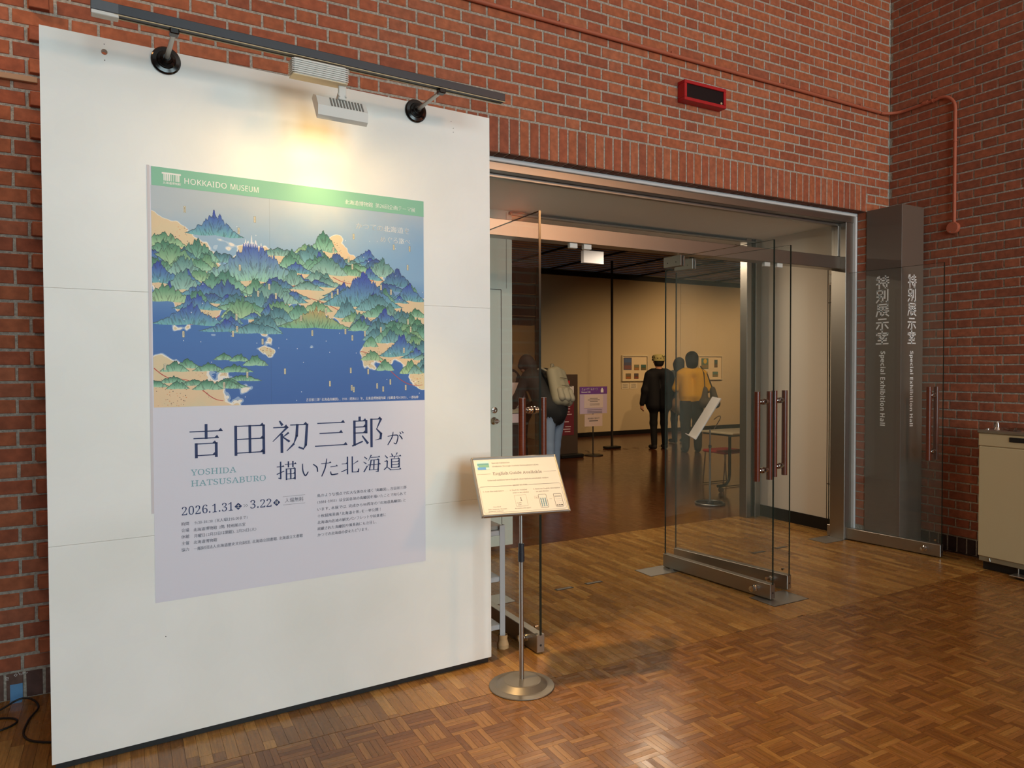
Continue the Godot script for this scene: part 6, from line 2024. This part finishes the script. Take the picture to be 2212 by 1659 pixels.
	var parts := [["main_compartment", [[V(-0.1, -0.16, 0), V(-0.085, 0.2, 0), 0.075, 0.07, olive], [V(0.1, -0.16, 0), V(0.085, 0.2, 0), 0.075, 0.07, olive], [V(0, -0.16, 0.02), V(0, 0.22, 0.0), 0.08, 0.075, olive]]], ["front_pocket", [[V(-0.1, -0.16, 0.07), V(-0.1, -0.06, 0.068), 0.045, 0.04, lin(142, 134, 112)], [V(0.1, -0.16, 0.07), V(0.1, -0.06, 0.068), 0.045, 0.04, lin(142, 134, 112)], [V(0, -0.16, 0.08), V(0, -0.06, 0.078), 0.048, 0.044, lin(142, 134, 112)]]], ["top_handle", [[V(-0.03, 0.29, -0.03), V(0, 0.33, -0.03), 0.012, 0.012, lin(120, 112, 94)], [V(0.03, 0.29, -0.03), V(0, 0.33, -0.03), 0.012, 0.012, lin(120, 112, 94)]]]]
	for p in parts:
		var m := skin(p[1], 0.013)
		for i in m.v.size():
			m.v[i] = bk * m.v[i]; m.n[i] = bk.basis * m.n[i]
		part(p[0], m, M.cloth, bag)
	q = MB.new()
	for y in [-0.015, 0.1]:
		q.xf = bk
		q.bev(V(0, y, 0.098 if y > 0 else 0.122), V(0.2 if y < 0 else 0.14, 0.006, 0.006), 0.001)
	part("zip", q, mat(90, 84, 70, 0.6), bag)
	q = MB.new()
	q.xf = bk
	for s in [-1.0, 1.0]: q.tube([V(s * 0.11, 0.24, -0.05), V(s * 0.15, 0.3, -0.1), V(s * 0.17, 0.28, -0.2)], 0.016, 8)
	part("shoulder_strap", q, mat(128, 120, 102, 0.8), bag)
	# man with glasses stooping at the far side of the table
	t = thing("person", "person with glasses and grey tweed sleeves stooping beside the backpack wearer", "person", V(4.84, 0, -8.58), 1.1)
	b = []
	legs(b, V(0, 0.84, 0.03), 0.095, V(-0.1, 0, 0.05), V(0.1, 0, 0.0), coat, black)
	b.append([V(-0.1, 0.86, 0.02), V(-0.13, 1.28, -0.1), 0.14, 0.115, black])
	b.append([V(0.1, 0.86, 0.02), V(0.13, 1.28, -0.1), 0.14, 0.115, black])
	b.append([V(-0.12, 1.36, -0.13), V(0.12, 1.36, -0.13), 0.085, 0.085, black])
	var tweed := lin(120, 108, 98)
	for s in [-1.0, 1.0]:
		b.append([V(s * 0.2, 1.33, -0.13), V(s * 0.28, 1.1, -0.2), 0.068, 0.06, tweed])
		b.append([V(s * 0.28, 1.1, -0.2), V(s * 0.16, 1.02, -0.42), 0.058, 0.046, tweed])
		hand_bones(b, V(s * 0.16, 1.02, -0.42), V(-s * 0.2, -0.5, -0.8).normalized(), V(-s, 0, 0), skin_c)
	b.append([V(0, 1.4, -0.15), V(0, 1.5, -0.2), 0.055, 0.052, skin_c, 0.02])
	b.append([V(0, 1.525, -0.25), V(0, 1.6, -0.25), 0.075, 0.088, skin_c, 0.02])
	b.append([V(0, 1.56, -0.335), V(0, 1.535, -0.35), 0.012, 0.016, skin_c, 0.012])
	b.append([V(0, 1.49, -0.315), V(0, 1.485, -0.31), 0.02, 0.02, skin_c, 0.015])
	for s in [-1.0, 1.0]: b.append([V(s * 0.086, 1.54, -0.23), V(s * 0.09, 1.57, -0.225), 0.014, 0.018, skin_c, 0.006])
	part("body", skin(b, 0.014), M.cloth, t)
	part("hair", skin([[V(0, 1.6, -0.2), V(0, 1.63, -0.23), 0.094, 0.088, lin(56, 48, 44), 0.02], [V(0, 1.55, -0.18), V(0, 1.6, -0.19), 0.08, 0.09, lin(56, 48, 44), 0.02]], 0.014), M.cloth, t)
	q = MB.new()
	for s in [-1.0, 1.0]:
		var ring := []
		for i in 13: ring.append(V(s * 0.036 + cos(TAU * i / 12) * 0.026, 1.572 + sin(TAU * i / 12) * 0.02, -0.338))
		q.tube(ring, 0.0025, 6)
		q.tube([V(s * 0.062, 1.575, -0.336), V(s * 0.09, 1.57, -0.22)], 0.0025, 6)
	part("glasses", q, M.black, t)
	# person in slate grey jacket leaning to the pictures
	t = thing("person", "person in slate grey jacket standing between black coat and yellow jacket", "person", V(9.45, 0, -10.5), -0.25)
	b = []
	var slate := lin(62, 74, 80); var skirt := lin(168, 140, 104)
	legs(b, V(0, 0.82, 0), 0.09, V(-0.1, 0, 0.0), V(0.09, 0, 0.04), lin(38, 40, 44), black)
	b.append([V(0, 0.74, 0), V(0, 0.92, 0), 0.19, 0.17, skirt])
	b.append([V(-0.09, 0.95, 0), V(-0.12, 1.26, -0.02), 0.13, 0.11, slate])
	b.append([V(0.09, 0.95, 0), V(0.12, 1.26, -0.02), 0.13, 0.11, slate])
	b.append([V(-0.11, 1.33, -0.03), V(0.11, 1.33, -0.03), 0.08, 0.08, slate])
	b.append([V(-0.19, 1.3, -0.03), V(-0.28, 1.06, 0.0), 0.066, 0.056, slate])
	b.append([V(-0.28, 1.06, 0), V(-0.36, 0.9, -0.1), 0.055, 0.045, slate])
	b.append([V(0.19, 1.3, -0.03), V(0.25, 1.08, -0.1), 0.066, 0.056, slate])
	b.append([V(0.25, 1.08, -0.1), V(0.15, 1.16, -0.28), 0.055, 0.045, slate])
	hand_bones(b, V(-0.36, 0.9, -0.1), V(-0.2, -0.9, -0.3).normalized(), V(0, 0, -1), skin_c)
	hand_bones(b, V(0.15, 1.16, -0.28), V(-0.4, 0.4, -0.8).normalized(), V(-1, 0, 0), skin_c)
	b.append([V(0, 1.37, -0.04), V(0, 1.47, -0.05), 0.05, 0.05, skin_c, 0.02])
	b.append([V(0, 1.5, -0.07), V(0, 1.56, -0.06), 0.074, 0.084, skin_c, 0.02])
	part("body", skin(b, 0.014), M.cloth, t)
	part("hair", skin([[V(0, 1.4, 0.02), V(0, 1.56, 0.0), 0.085, 0.1, lin(44, 44, 46), 0.02], [V(-0.05, 1.42, 0.0), V(-0.05, 1.52, -0.02), 0.06, 0.07, lin(44, 44, 46), 0.02]], 0.014), M.cloth, t)
	# person in a yellow jacket with a grey shoulder bag
	t = thing("person", "person in yellow jacket and dark wide trousers with a shoulder bag", "person", V(8.6, 0, -9.24), -0.5)
	b = []
	var yellow := lin(236, 184, 40)
	legs(b, V(0, 0.84, 0), 0.1, V(-0.11, 0, 0.02), V(0.1, 0, 0.02), lin(44, 44, 46), black, 1.25)
	b.append([V(-0.09, 0.98, 0), V(-0.12, 1.3, 0), 0.13, 0.115, yellow])
	b.append([V(0.09, 0.98, 0), V(0.12, 1.3, 0), 0.13, 0.115, yellow])
	b.append([V(-0.12, 1.37, 0), V(0.12, 1.37, 0), 0.085, 0.085, yellow])
	b.append([V(-0.2, 1.34, 0), V(-0.26, 1.1, -0.06), 0.07, 0.06, yellow])
	b.append([V(-0.26, 1.1, -0.06), V(-0.15, 1.12, -0.26), 0.058, 0.046, yellow])
	b.append([V(0.2, 1.34, 0), V(0.28, 1.09, 0.0), 0.072, 0.064, yellow])
	b.append([V(0.28, 1.09, 0), V(0.24, 1.0, -0.2), 0.06, 0.048, yellow])
	hand_bones(b, V(-0.15, 1.12, -0.26), V(0.4, 0.3, -0.8).normalized(), V(1, 0, 0), skin_c)
	hand_bones(b, V(0.24, 1.0, -0.2), V(-0.3, -0.3, -0.9).normalized(), V(-1, 0, 0), skin_c)
	b.append([V(0, 1.42, 0), V(0, 1.51, -0.02), 0.055, 0.052, skin_c, 0.02])
	b.append([V(0, 1.54, -0.04), V(0, 1.61, -0.035), 0.078, 0.088, skin_c, 0.02])
	part("body", skin(b, 0.014), M.cloth, t)
	part("hair", skin([[V(0, 1.54, 0.02), V(0, 1.63, 0.0), 0.1, 0.11, hair, 0.02], [V(0, 1.52, -0.0), V(0, 1.6, -0.02), 0.098, 0.106, hair, 0.02]], 0.014), M.cloth, t)
	bag = thing("shoulder_bag", "large grey shoulder bag at the hip of the yellow jacket", "bag", V(8.6, 0.86, -9.24), -0.5)
	q = skin([[V(0.18, 0.0, 0.1), V(0.2, 0.22, 0.08), 0.075, 0.05, lin(96, 92, 86)], [V(0.38, -0.02, 0.08), V(0.34, 0.22, 0.06), 0.075, 0.05, lin(96, 92, 86)], [V(0.18, -0.01, 0.1), V(0.38, -0.02, 0.08), 0.085, 0.08, lin(96, 92, 86)]], 0.014)
	part("sack", q, M.cloth, bag)
	q = MB.new()
	q.tube([V(0.34, 0.24, 0.06), V(0.25, 0.48, 0.06), V(0.14, 0.62, 0.02), V(0.18, 0.5, 0.1), V(0.2, 0.24, 0.08)], 0.01, 8)
	part("strap", q, mat(70, 66, 62, 0.8), bag)
